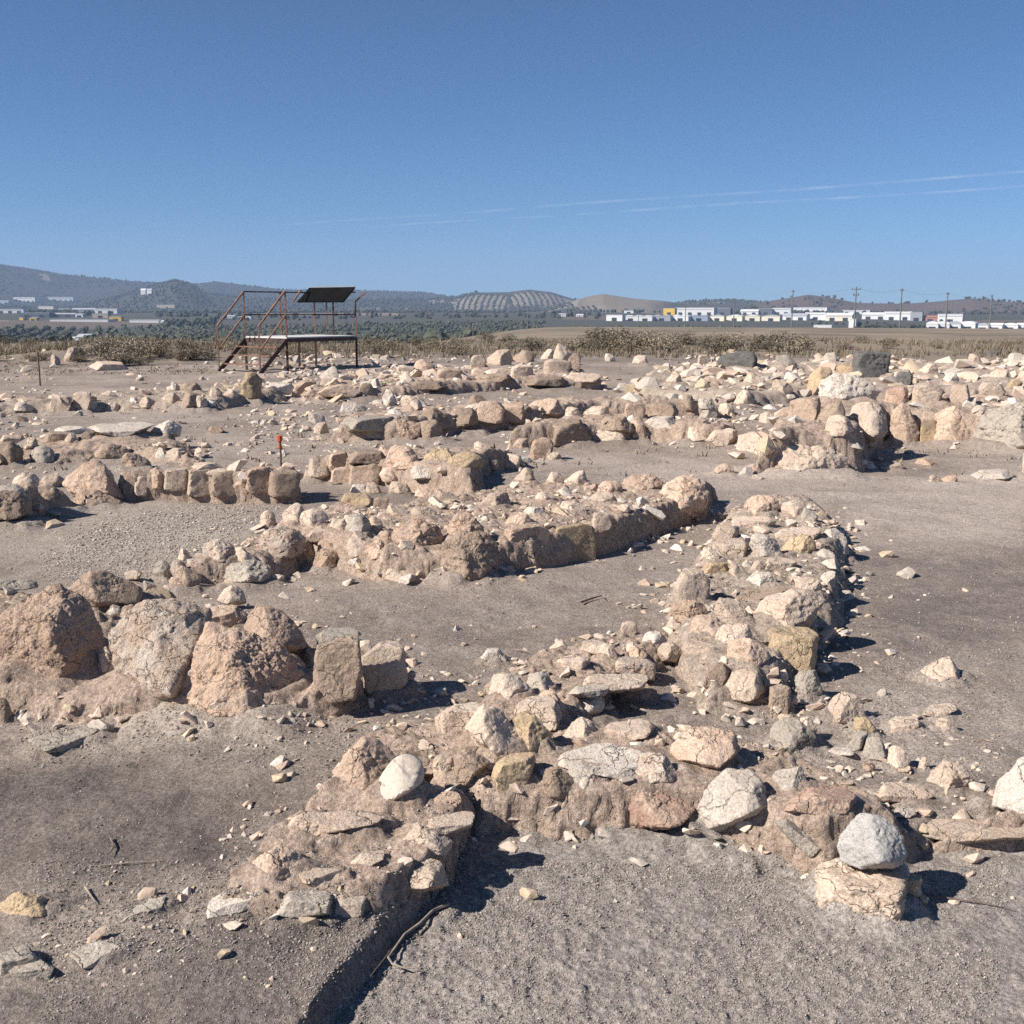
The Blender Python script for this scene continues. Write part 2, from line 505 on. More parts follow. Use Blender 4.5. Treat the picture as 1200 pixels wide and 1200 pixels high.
def ico(level):
    if level in _ico: return _ico[level]
    if level == 0:
        t = (1 + 5 ** .5) / 2
        V = np.array([(-1, t, 0), (1, t, 0), (-1, -t, 0), (1, -t, 0), (0, -1, t), (0, 1, t), (0, -1, -t), (0, 1, -t), (t, 0, -1), (t, 0, 1), (-t, 0, -1), (-t, 0, 1)], float)
        V /= np.linalg.norm(V, axis=1)[:, None]
        Fc = np.array([(0, 11, 5), (0, 5, 1), (0, 1, 7), (0, 7, 10), (0, 10, 11), (1, 5, 9), (5, 11, 4), (11, 10, 2), (10, 7, 6), (7, 1, 8), (3, 9, 4), (3, 4, 2), (3, 2, 6), (3, 6, 8), (3, 8, 9), (4, 9, 5), (2, 4, 11), (6, 2, 10), (8, 6, 7), (9, 8, 1)])
        _ico[0] = (V, Fc); return _ico[0]
    V, Fc = ico(level - 1)
    E = np.sort(np.concatenate([Fc[:, [0, 1]], Fc[:, [1, 2]], Fc[:, [2, 0]]]), axis=1)
    U, inv = np.unique(E, axis=0, return_inverse=True); inv = inv.ravel()
    mid = V[U[:, 0]] + V[U[:, 1]]; mid /= np.linalg.norm(mid, axis=1)[:, None]
    n = len(Fc); a, b, c = inv[:n] + len(V), inv[n:2 * n] + len(V), inv[2 * n:] + len(V)
    F2 = np.concatenate([np.stack([Fc[:, 0], a, c], 1), np.stack([Fc[:, 1], b, a], 1), np.stack([Fc[:, 2], c, b], 1), np.stack([a, b, c], 1)])
    _ico[level] = (np.concatenate([V, mid]), F2)
    return _ico[level]


def hull(pts):
    pts = sorted(set(map(tuple, pts)))
    def half(ps):
        h = []
        for p in ps:
            while len(h) > 1 and (h[-1][0] - h[-2][0]) * (p[1] - h[-2][1]) - (h[-1][1] - h[-2][1]) * (p[0] - h[-2][0]) <= 0: h.pop()
            h.append(p)
        return h[:-1]
    return half(pts) + half(pts[::-1])


def radial(dirs, Nn, Dd, p):
    q = np.maximum(dirs @ Nn.T / Dd[None], 0)
    m = q.max(axis=1)
    return 1.0 / (m * ((q / m[:, None]) ** p).sum(axis=1) ** (1.0 / p))


def bbox_poly(kind, u0, u1, v0, v1, r):
    w, h = u1 - u0, v1 - v0
    J = lambda a: r.uniform(-a, a)
    if kind == 'b':
        P = [(u0, v1 - .15 * h), (u0 + .05 * w, v0 + .25 * h + J(.1) * h), (u0 + (.3 + J(.12)) * w, v0), (u1 - (.15 + J(.1)) * w, v0 + .03 * h), (u1, v0 + (.3 + J(.2)) * h), (u1 - .05 * w, v1 - .12 * h), (u1 - .3 * w, v1), (u0 + .2 * w, v1)]
    elif kind == 's':
        P = [(u0, v0 + (.6 + J(.2)) * h), (u0 + (.2 + J(.1)) * w, v0 + .1 * h), (u0 + (.5 + J(.2)) * w, v0), (u1 - (.15 + J(.1)) * w, v0 + .15 * h), (u1, v0 + (.5 + J(.2)) * h), (u1 - (.2 + J(.1)) * w, v1), (u0 + (.15 + J(.1)) * w, v1 - .05 * h)]
    elif kind == 'u':
        P = [(u0, v1 - .1 * h), (u0 + .1 * w, v0 + .3 * h), (u0 + (.4 + J(.15)) * w, v0), (u0 + (.7 + J(.1)) * w, v0 + .05 * h), (u1, v0 + .4 * h), (u1 - .03 * w, v1 - .1 * h), (u1 - .3 * w, v1), (u0 + .2 * w, v1)]
    elif kind in 'rx':
        P = []
        k = 10; ph = r.uniform(0, 6)
        for i in range(k):
            t = 2 * math.pi * i / k + ph
            rr = 1 + J(.07)
            P.append(((u0 + u1) / 2 + w / 2 * rr * math.cos(t), (v0 + v1) / 2 + h / 2 * rr * math.sin(t)))
    else:
        apex = .45 + J(.28)
        tw = .10 + abs(J(.22))
        P = [(u0, v1 - (.34 + J(.2)) * h), (u0 + (apex * .38 + J(.1)) * w, v0 + (.24 + J(.16)) * h), (u0 + max(.12, apex - tw) * w, v0 + abs(J(.08)) * h), (u0 + min(.88, apex + tw) * w, v0 + abs(J(.12)) * h),
             (u0 + (apex + (1 - apex) * .75) * w, v0 + (.34 + J(.15)) * h), (u1, v1 - (.3 + J(.18)) * h), (u1 - (.18 + J(.1)) * w, v1), (u0 + (.2 + J(.1)) * w, v1 - .02 * h)]
    return P


COLLARS = []
STONES = []        # (object, label or None, colour code, kind, px box)
_sid = [0]


def stone(kind, c, pts, label=None, name='stone', parent=None, depth=0.8, lift=0.0, amp=None, yaw=None, soft=None, zabs=None, push=0.0, lean=None):
    """one stone: silhouette cone planes give its outline, extra planes its faces; pts is a px polygon or (u0,u1,v0,v1)"""
    _sid[0] += 1
    sid = _sid[0]
    r = random.Random(sid * 77 + 5)
    if not isinstance(pts[0], (tuple, list)):
        pts = bbox_poly(kind, *pts, r)
    P = hull([(float(a), float(b)) for a, b in pts])
    us = [p[0] for p in P]; vs = [p[1] for p in P]
    u0, u1, v0, v1 = min(us), max(us), min(vs), max(vs)
    low = [p[0] for p in P if p[1] > v1 - 0.25 * (v1 - v0)]
    ub = 0.5 * (min(low) + max(low)); uc = 0.5 * (u0 + u1)
    B = cast(ub, v1)
    if B is None:
        return None
    if lift:
        B = B + np.array([0, 0, lift]) ; d0 = ray(ub, v1); B = EYE + d0 * ((B[2] - EYE[2]) / d0[2])
    if zabs is not None: B = on_plane(ub, v1, zabs)
    t = (B - EYE) @ FWD
    s = t / F
    wid = (u1 - u0) * s
    dv = ray(uc, v0)
    if dv[2] < -1e-3:
        T = EYE + dv * ((B[2] - EYE[2]) / dv[2])
        L = math.hypot(T[0], T[1]) - math.hypot(B[0], B[1])
    else:
        L = 1e9
    D = min(depth * wid, 0.62 * L, 1.6 * (v1 - v0) * s + 0.5 * wid)
    hd = np.array([B[0], B[1], 0]); hd /= np.linalg.norm(hd)
    ctr_u = sum(us) / len(us); ctr_v = sum(vs) / len(vs)
    dc = ray(ctr_u, ctr_v)
    hdist = math.hypot(B[0], B[1]) + D / 2
    if zabs is None:
        Hc = cast(ctr_u, ctr_v)          # against a steep wall face: stand in it, not behind it
        if Hc is not None:
            hdist = min(hdist, max(math.hypot(Hc[0], Hc[1]) - .08 * D, math.hypot(B[0], B[1]) + .22 * D))
    hdist += push
    C = EYE + dc * (hdist / math.hypot(dc[0], dc[1]))
    w = dc
    rt = np.cross(w, [0, 0, 1]); rt /= np.linalg.norm(rt)
    up = np.cross(rt, w)
    def onp(u, v):
        d = ray(u, v); return EYE + d * (((C - EYE) @ w) / (d @ w)) - C
    Q = [onp(*p) for p in P]
    Nn, Dd = [], []
    def plane(n, pt):
        n = n / np.linalg.norm(n); d = n @ pt
        if d > 1e-5: Nn.append(n); Dd.append(d)
    n = len(Q)
    for i in range(n):
        A, Bq = Q[i], Q[(i + 1) % n]
        e = Bq - A; le = np.linalg.norm(e)
        if le < 1e-6: continue
        nn = np.cross(e / le, w)
        if nn @ (0.5 * (A + Bq)) < 0: nn = -nn
        side = abs(nn @ rt)
        if kind == 'b': af, ab = r.uniform(4, 16), r.uniform(4, 18)
        elif kind == 's': af, ab = r.uniform(5, 25), r.uniform(5, 25)
        elif kind in 'rx': af, ab = r.uniform(25, 50), r.uniform(20, 45)
        else: af, ab = r.uniform(16, 52), r.uniform(10, 40)
        if nn @ up < -0.5:
            af *= .4; ab *= .3; A = A - up * (.24 if kind == 'b' and not lift and zabs is None else .10) * (v1 - v0) * s
        af, ab = math.radians(af), math.radians(ab)
        plane(nn * math.cos(af) - w * math.sin(af), A)
        plane(nn * math.cos(ab) + w * math.sin(ab), A)
    zb = B[2] - 0.12 * (v1 - v0) * s - 0.004 - C[2]
    if kind == 'b' or kind == 's':
        ya = yaw if yaw is not None else r.uniform(-.5, .5)
        fh = np.array([hd[0] * math.cos(ya) - hd[1] * math.sin(ya), hd[0] * math.sin(ya) + hd[1] * math.cos(ya), 0])
        plane(-fh + np.array([0, 0, r.uniform(.08, .42) if lean is None else lean]), -hd * D / 2)
        plane(fh + np.array([0, 0, r.uniform(-.1, .1)]), hd * D / 2)
        topq = max(Q, key=lambda q: q @ up)
        dt = ray(ctr_u, v0 + 0.02 * (v1 - v0)); hb = math.hypot(C[0], C[1]) + D * .38
        TT = EYE + dt * (hb / math.hypot(dt[0], dt[1])) - C
        plane(np.array([r.uniform(-.14, .14), r.uniform(-.14, .06), 1.0]), TT)
    else:
        for k in range(3 if kind in 'ax' else 2):
            plane(-w + rt * r.uniform(-.8, .7) + up * r.uniform(.0, .85), -w * D / 2 * r.uniform(.75, 1.0))
        plane(w + rt * r.uniform(-.4, .4) + up * r.uniform(-.2, .5), w * D / 2)
    if zb < -1e-4: plane(np.array([0, 0, -1.0]), np.array([0, 0, zb]))
    Nn = np.array(Nn); Dd = np.array(Dd)
    px = max(u1 - u0, v1 - v0)
    lev = 3 if px < 40 else 4 if px < 75 else 5 if px < 150 else 6
    V, Fc = ico(lev)
    ext = np.array([wid / 2, D / 2, max((v1 - v0) * s / 2, .004)])
    ext = np.clip(ext / ext.max(), .35, 1)
    M = np.stack([rt, hd, np.array([0, 0, 1.0])])
    dirs = (V * ext[None]) @ M
    dirs /= np.linalg.norm(dirs, axis=1)[:, None]
    pw = soft or {'b': 60, 's': 50, 'a': 60, 'u': 45, 'r': 13, 'x': 34}.get(kind, 40)
    X = dirs * radial(dirs, Nn, Dd, pw)[:, None]
    # chips knocked off the corners
    if kind in 'abu' and lev > 2:
        for k in range(r.randint(3, 6)):
            cn = np.array([r.gauss(0, 1), r.gauss(0, 1), abs(r.gauss(0, .8))]); cn /= np.linalg.norm(cn)
            hsup = (X @ cn).max()
            Nn = np.vstack([Nn, cn]); Dd = np.append(Dd, hsup * r.uniform(.80, .95))
        X = dirs * radial(dirs, Nn, Dd, pw)[:, None]
    if kind == 'r': X *= 1.05
    size = max(.5 * (wid + (v1 - v0) * s), .01)
    a = amp if amp is not None else {'b': .034, 's': .034, 'a': .045, 'u': .045, 'r': .04, 'x': .062}.get(kind, .06)
    q = X / size
    oc = max(1, lev - 1)
    f = fbm3(q * 2.1 + sid * 3.7, min(oc, 3), sid)
    disp = a * 1.2 * f
    if lev >= 3:
        rid = 1 - np.abs(fbm3(q * 4.2 + sid, oc, sid + 50, .6)) * 2
        disp = disp - a * .55 * rid
    if lev >= 4:
        # bedding ledges
        tilt = np.array([r.uniform(-.25, .25), r.uniform(-.25, .25), 1.0])
        ly = (q @ tilt) * r.uniform(5, 9) + 1.3 * f
        disp = disp + a * .42 * (np.abs((ly % 1.0) - .5) - .25) * (1.0 if kind != 'r' else .2)
        disp = disp + a * .4 * fbm3(q * 13 + 5, oc - 1, sid + 90, .62)
    if kind == 'x' and lev >= 4:
        pit = np.maximum(0, fbm3(q * 6.5 + 9, oc, sid + 130, .62))
        disp = disp - a * .45 * pit
        disp = disp + a * .3 * fbm3(q * 15, 3, sid + 140, .6)
    X = X + dirs * (disp * size)[:, None]
    loc = np.array([C[0], C[1], B[2]])
    hv = (v1 - v0) * s
    if parent is None: COLLARS.append((C[0], C[1], wid / 2, D / 2, math.atan2(rt[1], rt[0]), B[2], hv))
    o = link_mesh(name, X + (C - loc)[None], Fc, SM[c], None, loc, sharp=26 if lev < 5 else 42, smooth=True)
    if parent is not None:
        o.parent = parent
        o.location = Vector(loc) - parent.location
    else:
        STONES.append(dict(o=o, label=label, c=c, kind=kind, box=(u0, u1, v0, v1)))
    return o



def collar(x, y, z, ground=False):
    """soil banked up round the foot of each stone"""
    if not COLLARS: return z
    for (cx, cy, rx, ry, an, bz, hv) in COLLARS:
        if ground and bz > .05 and math.hypot(cx, cy) < 14: continue
        R = max(rx, ry) * 1.9 + .03
        m = np.nonzero((np.abs(x - cx) < R) & (np.abs(y - cy) < R))[0]
        if len(m) == 0: continue
        dx, dy = x[m] - cx, y[m] - cy
        c, s = math.cos(an), math.sin(an)
        q = np.hypot((dx * c + dy * s) / rx, (-dx * s + dy * c) / max(ry, .4 * rx))
        q = q + .35 * fbm2(x[m] / (rx * .6), y[m] / (rx * .6), 2, 777)
        t = np.clip((1.75 - q) / .95, 0, 1)
        top = bz + min(.26 * hv, .07 + .1 * rx) * t * t
        lift = np.minimum(top - z[m], (.2 if ground else .32) * hv + .003) * sstep(-.7 * hv - .02, -.25 * hv, z[m] - bz)
        z[m] = z[m] + np.maximum(0, lift) * np.minimum(1, t * 2.2)
    return z


#@@PART2
# ------------------------------------------------------------------ ground sheet (one mesh, out past the hills)
def build_ground():
    aa = [0.0]
    fine = np.radians(np.arange(-29.5, 29.501, 0.068))
    left = np.radians(np.linspace(-180, -29.5, 130))[:-1]
    right = np.radians(np.linspace(29.5, 180, 130))[1:-1]
    ang = np.concatenate([left, fine, right])
    # rows: about 1.4 px apart where seen, then geometric
    vv = np.arange(1290, 399, -1.25)
    dep = PITCH + np.arctan((vv - 600) / F)
    rad = EYE[2] / np.tan(dep)
    inner = np.linspace(0.15, rad[0], 14)[:-1]
    r2 = [rad[-1]]
    while r2[-1] < 900: r2.append(r2[-1] * 1.016)
    while r2[-1] < 9500: r2.append(r2[-1] * 1.011)
    R = np.concatenate([inner, rad, np.array(r2[1:])])
    nr, na = len(R), len(ang)
    RR, AA = np.meshgrid(R, ang, indexing='ij')
    x = (RR * np.sin(AA)).ravel(); y = (RR * np.cos(AA)).ravel(); d = RR.ravel()
    z = ground0(x, y)
    dR = np.gradient(R); sp = np.repeat(np.maximum(dR, R * 0.0012), na)
    nearm = d < 70
    xn, yn, spn, dn = x[nearm], y[nearm], sp[nearm], d[nearm]
    inpit = np.zeros(len(xn)); m7 = dn < 7
    inpit[m7] = sstep(-.02, .08, sdist(PIT, xn[m7], yn[m7]))
    rg = fbm2(xn / .9, yn / .9, 3, 77)
    rough = 0.75 + 0.5 * sstep(-.1, .4, fbm2(xn / .9, yn / .9, 3, 77)) + 1.0 * inpit
    dz = 0
    for i, (lam, am) in enumerate(((1.1, .012), (.42, .008), (.17, .0065), (.075, .0052), (.034, .0038), (.016, .0026))):
        k = sstep(lam * 0.55, lam * 0.2, spn)
        if k.max() <= 0: continue
        n = np.zeros_like(xn); mm = k > 0
        n[mm] = vnoise2(xn[mm] / lam + i * 11, yn[mm] / lam - i * 7, 300 + i)
        if i >= 3: n = np.where(n > 0, n, n * .35)
        dz = dz + am * k * n * ((.75 + .5 * sstep(-.1, .4, rg) + inpit * (0, 0, 0, .1, .9, 1.5)[i]) if i >= 3 else 1 - .75 * inpit)
    z[nearm] = collar(xn, yn, z[nearm], True) + dz
    idx = np.arange(nr * na).reshape(nr, na)
    a = idx[:-1]; b = idx[1:]
    q = np.stack([a, np.roll(a, -1, 1), np.roll(b, -1, 1), b], -1).reshape(-1, 4)[:, ::-1]
    V = np.stack([x, y, z], 1)
    global GR, GA, GZ
    GR, GA, GZ = R, ang, z.reshape(nr, na).copy()
    o = link_mesh('ground', V, q, M_GROUND)
    # soil and field colours (what grows or lies there)
    c = np.tile(np.array([.238, .196, .164]), (len(x), 1))
    def blend(mask, colr):
        c[:] = c * (1 - mask[:, None]) + np.array(colr)[None] * mask[:, None]
    n1 = fbm2(x / 1.3, y / 1.3, 5, 61, .6); n2 = fbm2(x / .35, y / .35, 4, 62, .6); n3 = fbm2(x / 5, y / 5, 4, 63)
    blend(sstep(-.05, .4, n1) * .75, (.305, .258, .222))
    blend(sstep(.1, .5, -n1 - .3 * n2) * .6, (.165, .135, .115))
    blend(sstep(.12, .42, fbm2(x / .16, y / .16, 4, 64, .6)) * .45, (.31, .265, .23)); blend(sstep(.1, .4, fbm2(x / .6, y / .22, 4, 65, .6)) * .4, (.15, .125, .108))
    near = d < 30
    jit = .10 * n1 + .10 * n2
    for k, cc, st in (('gravel', (.31, .275, .235), .75), ('dust_bank', (.35, .30, .25), .8), ('mid_pale', (.37, .315, .27), .9), ('mid_pale2', (.36, .305, .262), .85),
                      ('right_dark', (.14, .117, .104), .92), ('right_low', (.31, .268, .232), .8), ('terrace', (.106, .090, .080), .93), ('terrace2', (.125, .108, .096), .88), ('court', (.225, .193, .172), .7)):
        m = np.zeros(len(x)); mm = near & (y > 0)
        dd = d[mm]
        s = sdist(PATCH[k], x[mm], y[mm]) / (0.05 * dd)
        m[mm] = sstep(-1.2, 1.6, s + 8 * jit[mm]) * st * (0.8 + .25 * np.clip(n2[mm] * 2, -1, 1))
        blend(np.clip(m, 0, 1), cc)
    mm = (d < 7)
    m = np.zeros(len(x)); m[mm] = sstep(-.03, .03, sdist(PIT, x[mm], y[mm]))
    blend(m * .88, (.25, .226, .206))
    blend(m * sstep(.1, .45, n2) * .6, (.33, .30, .27))
    # scrubland beyond the dig
    f = sstep(33, 46, d + 4 * n3)
    blend(f, (.225, .185, .145)); blend(f * sstep(0, .4, n3) * .8, (.29, .235, .17)); blend(f * sstep(.1, .4, -n3) * .6, (.12, .105, .075))
    big = fbm2(x / 90, y / 90, 3, 71)
    u = 600 + F * np.clip(x / np.maximum(y, 1), -1, 1)
    lf = sstep(620, 440, u)
    f = sstep(140 - 78 * lf, 330 - 210 * lf, d + (60 - 45 * lf) * big)
    blend(f, (.095, .095, .075))
    cell = np.floor(x / 210 + .3 * np.sin(y / 300)) * 17.3 + np.floor(y / 260) * 7.7
    cr = (np.sin(cell * 12.9898) * 43758.5453) % 1.0
    blend(f * (cr > .62), (.17, .135, .10)); blend(f * ((cr > .46) & (cr <= .62)), (.085, .092, .065)); blend(f * (cr > .9), (.28, .23, .17))
    # the far plain right of centre lies fallow and brown
    u = 600 + F * np.clip(x / np.maximum(y, 1), -1, 1)
    blend(f * sstep(560, 700, u) * sstep(950, 800, u) * sstep(220, 300, d) * sstep(760, 700, d) * .8, (.20, .15, .115))
    hl = sstep(1750, 2050, d)
    blend(hl * .9, (.085, .083, .07))
    hn = fbm2(x / 230, y / 230, 4, 73)
    blend(hl * sstep(.08, .3, hn) * .75, (.16, .135, .105)); blend(hl * sstep(.05, .3, -hn) * .7, (.07, .078, .055))
    # tan hill and the red-brown hills at the far side
    u = u + 9 * fbm2(x / 140, y / 140, 3, 74)
    blend(hl * sstep(600, 520, u) * .75, (.052, .056, .046))
    blend(hl * sstep(655, 690, u) * sstep(790, 745, u) * (d < 2900) * .9, (.30, .25, .18))
    blend(hl * sstep(860, 900, u) * .75, (.165, .115, .085))
    # pale ploughed soil of the olive hills
    for (ua, ub, d0, d1) in STRIPES:
        blend(((u > ua) & (u < ub) & (d > d0) & (d < d1)) * .9, (.33, .29, .23))
    for (ua, ub, va, vb, cc) in ((505, 560, 352, 356, (.33, .29, .23)), (420, 480, 361, 363.5, (.36, .31, .25)), (60, 72, 322, 330, (.33, .28, .22)), (556, 668, 357, 360, (.24, .21, .17))):
        ve = HORIZON - F * (z - EYE[2]) / np.maximum(y, 1)
        blend(((u > ua) & (u < ub) & (ve > va) & (ve < vb) & (d > 1200)) * .8, cc)
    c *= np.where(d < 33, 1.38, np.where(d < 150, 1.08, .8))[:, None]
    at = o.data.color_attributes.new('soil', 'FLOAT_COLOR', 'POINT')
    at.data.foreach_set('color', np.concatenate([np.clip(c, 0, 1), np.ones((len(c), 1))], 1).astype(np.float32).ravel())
    tag(o, kind='structure')
    return o


def HM(x, y):
    """height of the finished ground sheet or the wall standing on it"""
    r = np.hypot(x, y); a = np.arctan2(x, y)
    i = np.clip(np.searchsorted(GR, r) - 1, 0, len(GR) - 2); j = np.clip(np.searchsorted(GA, a) - 1, 0, len(GA) - 2)
    fr = np.clip((r - GR[i]) / (GR[i + 1] - GR[i]), 0, 1); fa = np.clip((a - GA[j]) / (GA[j + 1] - GA[j]), 0, 1)
    g = (GZ[i, j] * (1 - fr) + GZ[i + 1, j] * fr) * (1 - fa) + (GZ[i, j + 1] * (1 - fr) + GZ[i + 1, j + 1] * fr) * fa
    z = g.copy()
    for w in WALLS:
        bb = np.array(w['poly'])
        m = (x > bb[:, 0].min() - .3) & (x < bb[:, 0].max() + .3) & (y > bb[:, 1].min() - .3) & (y < bb[:, 1].max() + .3)
        if m.any():
            zz, s = wall_z(w, x[m], y[m], ground0(x[m], y[m]))
            z[m] = np.maximum(z[m], zz)
    return z


STRIPES = [(536, 596, 2720, 3020), (600, 668, 2780, 3060), (640, 672, 2250, 2420), (672, 706, 2000, 2200), (770, 850, 2750, 3020)]


# ------------------------------------------------------------------ wall cores
def build_wall(w):
    poly = np.array(w['poly'])
    cx, cy = poly.mean(0); dist = math.hypot(cx, cy)
    cell = min(max(0.007, 0.0016 * math.hypot(*poly[np.argmin(np.hypot(poly[:, 0], poly[:, 1]))])), .05)
    mg = .08 + w['soft'] * .8
    lo = poly.min(0) - mg; hi = poly.max(0) + mg
    # keep to what the dig shows
    lo[0] = max(lo[0], -hi[1] * .62); hi[0] = min(hi[0], hi[1] * .62)
    while (hi[0] - lo[0]) * (hi[1] - lo[1]) / cell ** 2 > 130000: cell *= 1.08
    nx = int((hi[0] - lo[0]) / cell) + 2; ny = int((hi[1] - lo[1]) / cell) + 2
    X, Y = np.meshgrid(lo[0] + np.arange(nx) * cell, lo[1] + np.arange(ny) * cell)
    x = X.ravel(); y = Y.ravel()
    z, s = wall_z(w, x, y)
    g = ground0(x, y)
    k = sstep(-w['soft'] * .4, w['soft'], s)
    lam = max(.05, cell * 6)
    z = z + k * .016 * fbm2(x / lam, y / lam, 4, w['seed'] + 9, .65) * min(3, 1 + dist / 8)
    z = z + (collar(x, y, z.copy()) - z) * sstep(.45, .85, k)
    P = np.stack([x, y, z], 1)
    edge = k * (1 - k) * 4
    # make the steep sides bulge and pit instead of reading as one smooth slope
    sc = max(.07, .012 * dist)
    for ax, sd in ((0, 31), (1, 57)):
        P[:, ax] += (0.35 + .65 * edge) * sc * .38 * fbm3(np.stack([x, y, z], 1) / sc, 4, w['seed'] + sd, .6)
    for ax, sd in ((0, 131), (1, 157), (2, 171)):
        P[:, ax] += (.25 + .75 * edge) * sc * .16 * fbm3(P / (sc * .3), 3, w['seed'] + sd, .65)
    P[:, 2] += edge * sc * .25 * fbm3(P / (sc * .6), 3, w['seed'] + 77, .6)
    keep = (z > g - .05)
    idx = np.arange(nx * ny).reshape(ny, nx)
    q = np.stack([idx[:-1, :-1], idx[:-1, 1:], idx[1:, 1:], idx[1:, :-1]], -1).reshape(-1, 4)
    q = q[keep[q].any(axis=1)]
    used = np.unique(q); remap = np.full(nx * ny, -1); remap[used] = np.arange(len(used))
    base = np.array([cx, cy, 0])
    o = link_mesh('rubble_wall', P[used] - base, remap[q], M_WALL2 if 'grey' in w['label'] or 'weathered' in w['label'] else M_WALL, None, base)
    tag(o, w['label'], 'wall', 'ruined walls of the excavation')
    w['obj'] = o


# ------------------------------------------------------------------ stones
S = stone
FACING = []
# bank with the big boulders
S('x', 'x', [(-40, 745), (0, 716), (40, 692), (72, 680), (96, 692), (118, 722), (127, 755), (112, 792), (60, 803), (-40, 806)], 'largest pitted peach boulder at the left edge, with a ridged grey crest', 'boulder', depth=.7, amp=.045)
S('x', 'y', [(123, 742), (135, 722), (167, 698), (213, 700), (246, 716), (258, 760), (246, 806), (200, 822), (158, 810), (131, 780)], 'domed boulder crusted pale cream on top, middle of the earth bank', 'boulder', depth=.8, amp=.045)
S('x', 'x', [(186, 812), (218, 758), (240, 724), (275, 724), (305, 736), (338, 762), (360, 792), (371, 818), (322, 848), (288, 852), (238, 844), (212, 822)], 'crumbling reddish boulder with a wide shaded right flank, beside the domed boulder', 'boulder', depth=.9, amp=.055)
S('r', 'e', [(311, 743), (318, 733), (332, 731), (345, 745), (354, 765), (351, 774), (340, 772), (322, 757)], 'smooth grey-white cobble leaning on the flank of the crumbling reddish boulder', 'cobble')
S('a', 'p', [(282, 730), (298, 710), (316, 705), (338, 718), (354, 738), (360, 757), (332, 760), (290, 748)], 'peach stone standing just behind the leaning smooth cobble', lift=.1)
S('a', 'c', [(254, 702), (262, 690), (274, 684), (286, 693), (290, 704), (270, 709)], 'small cream stone perched on the court edge behind the boulder bank', lift=.05)
S('s', 'p', [(236, 720), (250, 706), (275, 707), (296, 722), (290, 734), (255, 734)], 'flat peach stone bedded behind the domed boulder', lift=.04)
S('a', 'c', [(114, 785), (116, 760), (124, 753), (138, 765), (143, 788), (130, 793)], 'small cream stone wedged between the two biggest boulders', depth=.7)
S('a', 'w', [(123, 717), (132, 707), (141, 710), (142, 717), (130, 722)], 'tiny white stone on the gap between the two biggest boulders', lift=.12)
S('a', 'b', [(78, 688), (100, 667), (125, 668), (150, 682), (172, 690), (165, 710), (110, 714)], 'brown shaded rock lying behind the two biggest boulders', lift=.06)
S('s', 'o', [(162, 700), (180, 686), (192, 686), (207, 699), (180, 705)], 'flat ochre stone tipped up behind the domed boulder', lift=.06)
S('s', 'c', (145, 167, 667, 679), 'little pale flat stone at the near edge of the gravel floor', lift=.02)
S('x', 'g', (-10, 46, 676, 694), 'dark crusted low rock behind the largest pitted boulder', lift=.06)
S('a', 'x', (128, 168, 808, 838), 'small pitted lump low on the bank below the domed boulder')
S('a', 'b', (-8, 17, 815, 850), 'shaded brown stone at the left edge below the bank')
S('b', 'b', [(366, 758), (396, 749), (421, 740), (426, 790), (420, 812), (386, 818), (367, 793)], 'tall squared brown block standing at the end of the boulder bank', 'block', depth=.8, lift=.04)
S('s', 'g', [(368, 745), (385, 733), (415, 732), (424, 742), (395, 752), (372, 757)], 'thin grey cap stone on top of the tall squared brown block', lift=.16)
S('b', 'c', [(423, 771), (452, 747), (474, 752), (478, 792), (470, 803), (446, 818), (425, 803)], 'cream-topped block with a dark brown side casting the big shadow', 'block', depth=.9, lift=.02)
# left terrace
S('s', 'g', [(32, 866), (60, 857), (98, 849), (117, 851), (112, 862), (72, 882), (60, 883)], 'grey wedge-shaped flat stone alone below the boulder bank', yaw=.5)
S('a', 'o', [(-14, 1064), (20, 1043), (50, 1049), (73, 1061), (66, 1076), (20, 1081), (-14, 1080)], 'ochre rounded rock at the left edge of the dark terrace')
S('s', 'g', [(76, 1112), (118, 1100), (152, 1110), (140, 1128), (96, 1136)], 'flush pale slab sunk in the dark soil, right one of two', 'slab')
S('s', 'g', [(-6, 1118), (30, 1105), (52, 1126), (10, 1146), (-6, 1148)], 'flush cracked slab sunk in the dark soil at the left edge', 'slab')
S('s', 'g', [(130, 1080), (160, 1060), (196, 1048), (192, 1062), (168, 1084)], 'grey flat stone half buried beside the twig heap')
S('s', 'g', (10, 66, 1124, 1150), 'low slab edge sunk beside the flush cracked slab', 'slab')
# stub wall
S('a', 'p', [(280, 1036), (295, 1008), (322, 987), (345, 995), (360, 1006), (345, 1024), (300, 1042)], 'pinkish knobbly stone on the outer edge of the stub wall')
S('b', 'w', [(242, 1072), (244, 1046), (270, 1042), (298, 1044), (304, 1052), (275, 1066)], 'whitish squared stone at the tip of the stub wall')
S('b', 'c', [(346, 1020), (358, 1014), (400, 1018), (405, 1030), (380, 1038), (350, 1030)], 'small cream brick-like stone lying on the stub wall', yaw=.35)
S('s', 'g', [(322, 1070), (338, 1044), (370, 1038), (392, 1048), (390, 1070), (350, 1074)], 'greenish grey slab set in the front of the stub wall')
S('b', 'c', (390, 430, 1044, 1070), 'pale ochre stone set beside the greenish grey slab')
S('s', 'c', [(332, 978), (338, 960), (356, 950), (420, 944), (455, 952), (430, 967), (350, 984)], 'long layered cream slab across the back of the stub wall', 'slab', depth=.5, lift=.02)
S('s', 'c', [(410, 1010), (425, 998), (452, 994), (450, 1005), (428, 1018)], 'thin oval cream stone flat on the stub wall')
S('a', 'c', [(458, 1000), (472, 976), (490, 965), (512, 972), (533, 985), (527, 1003), (500, 1005)], 'pointed cream stone on the stub wall beside the pit edge')
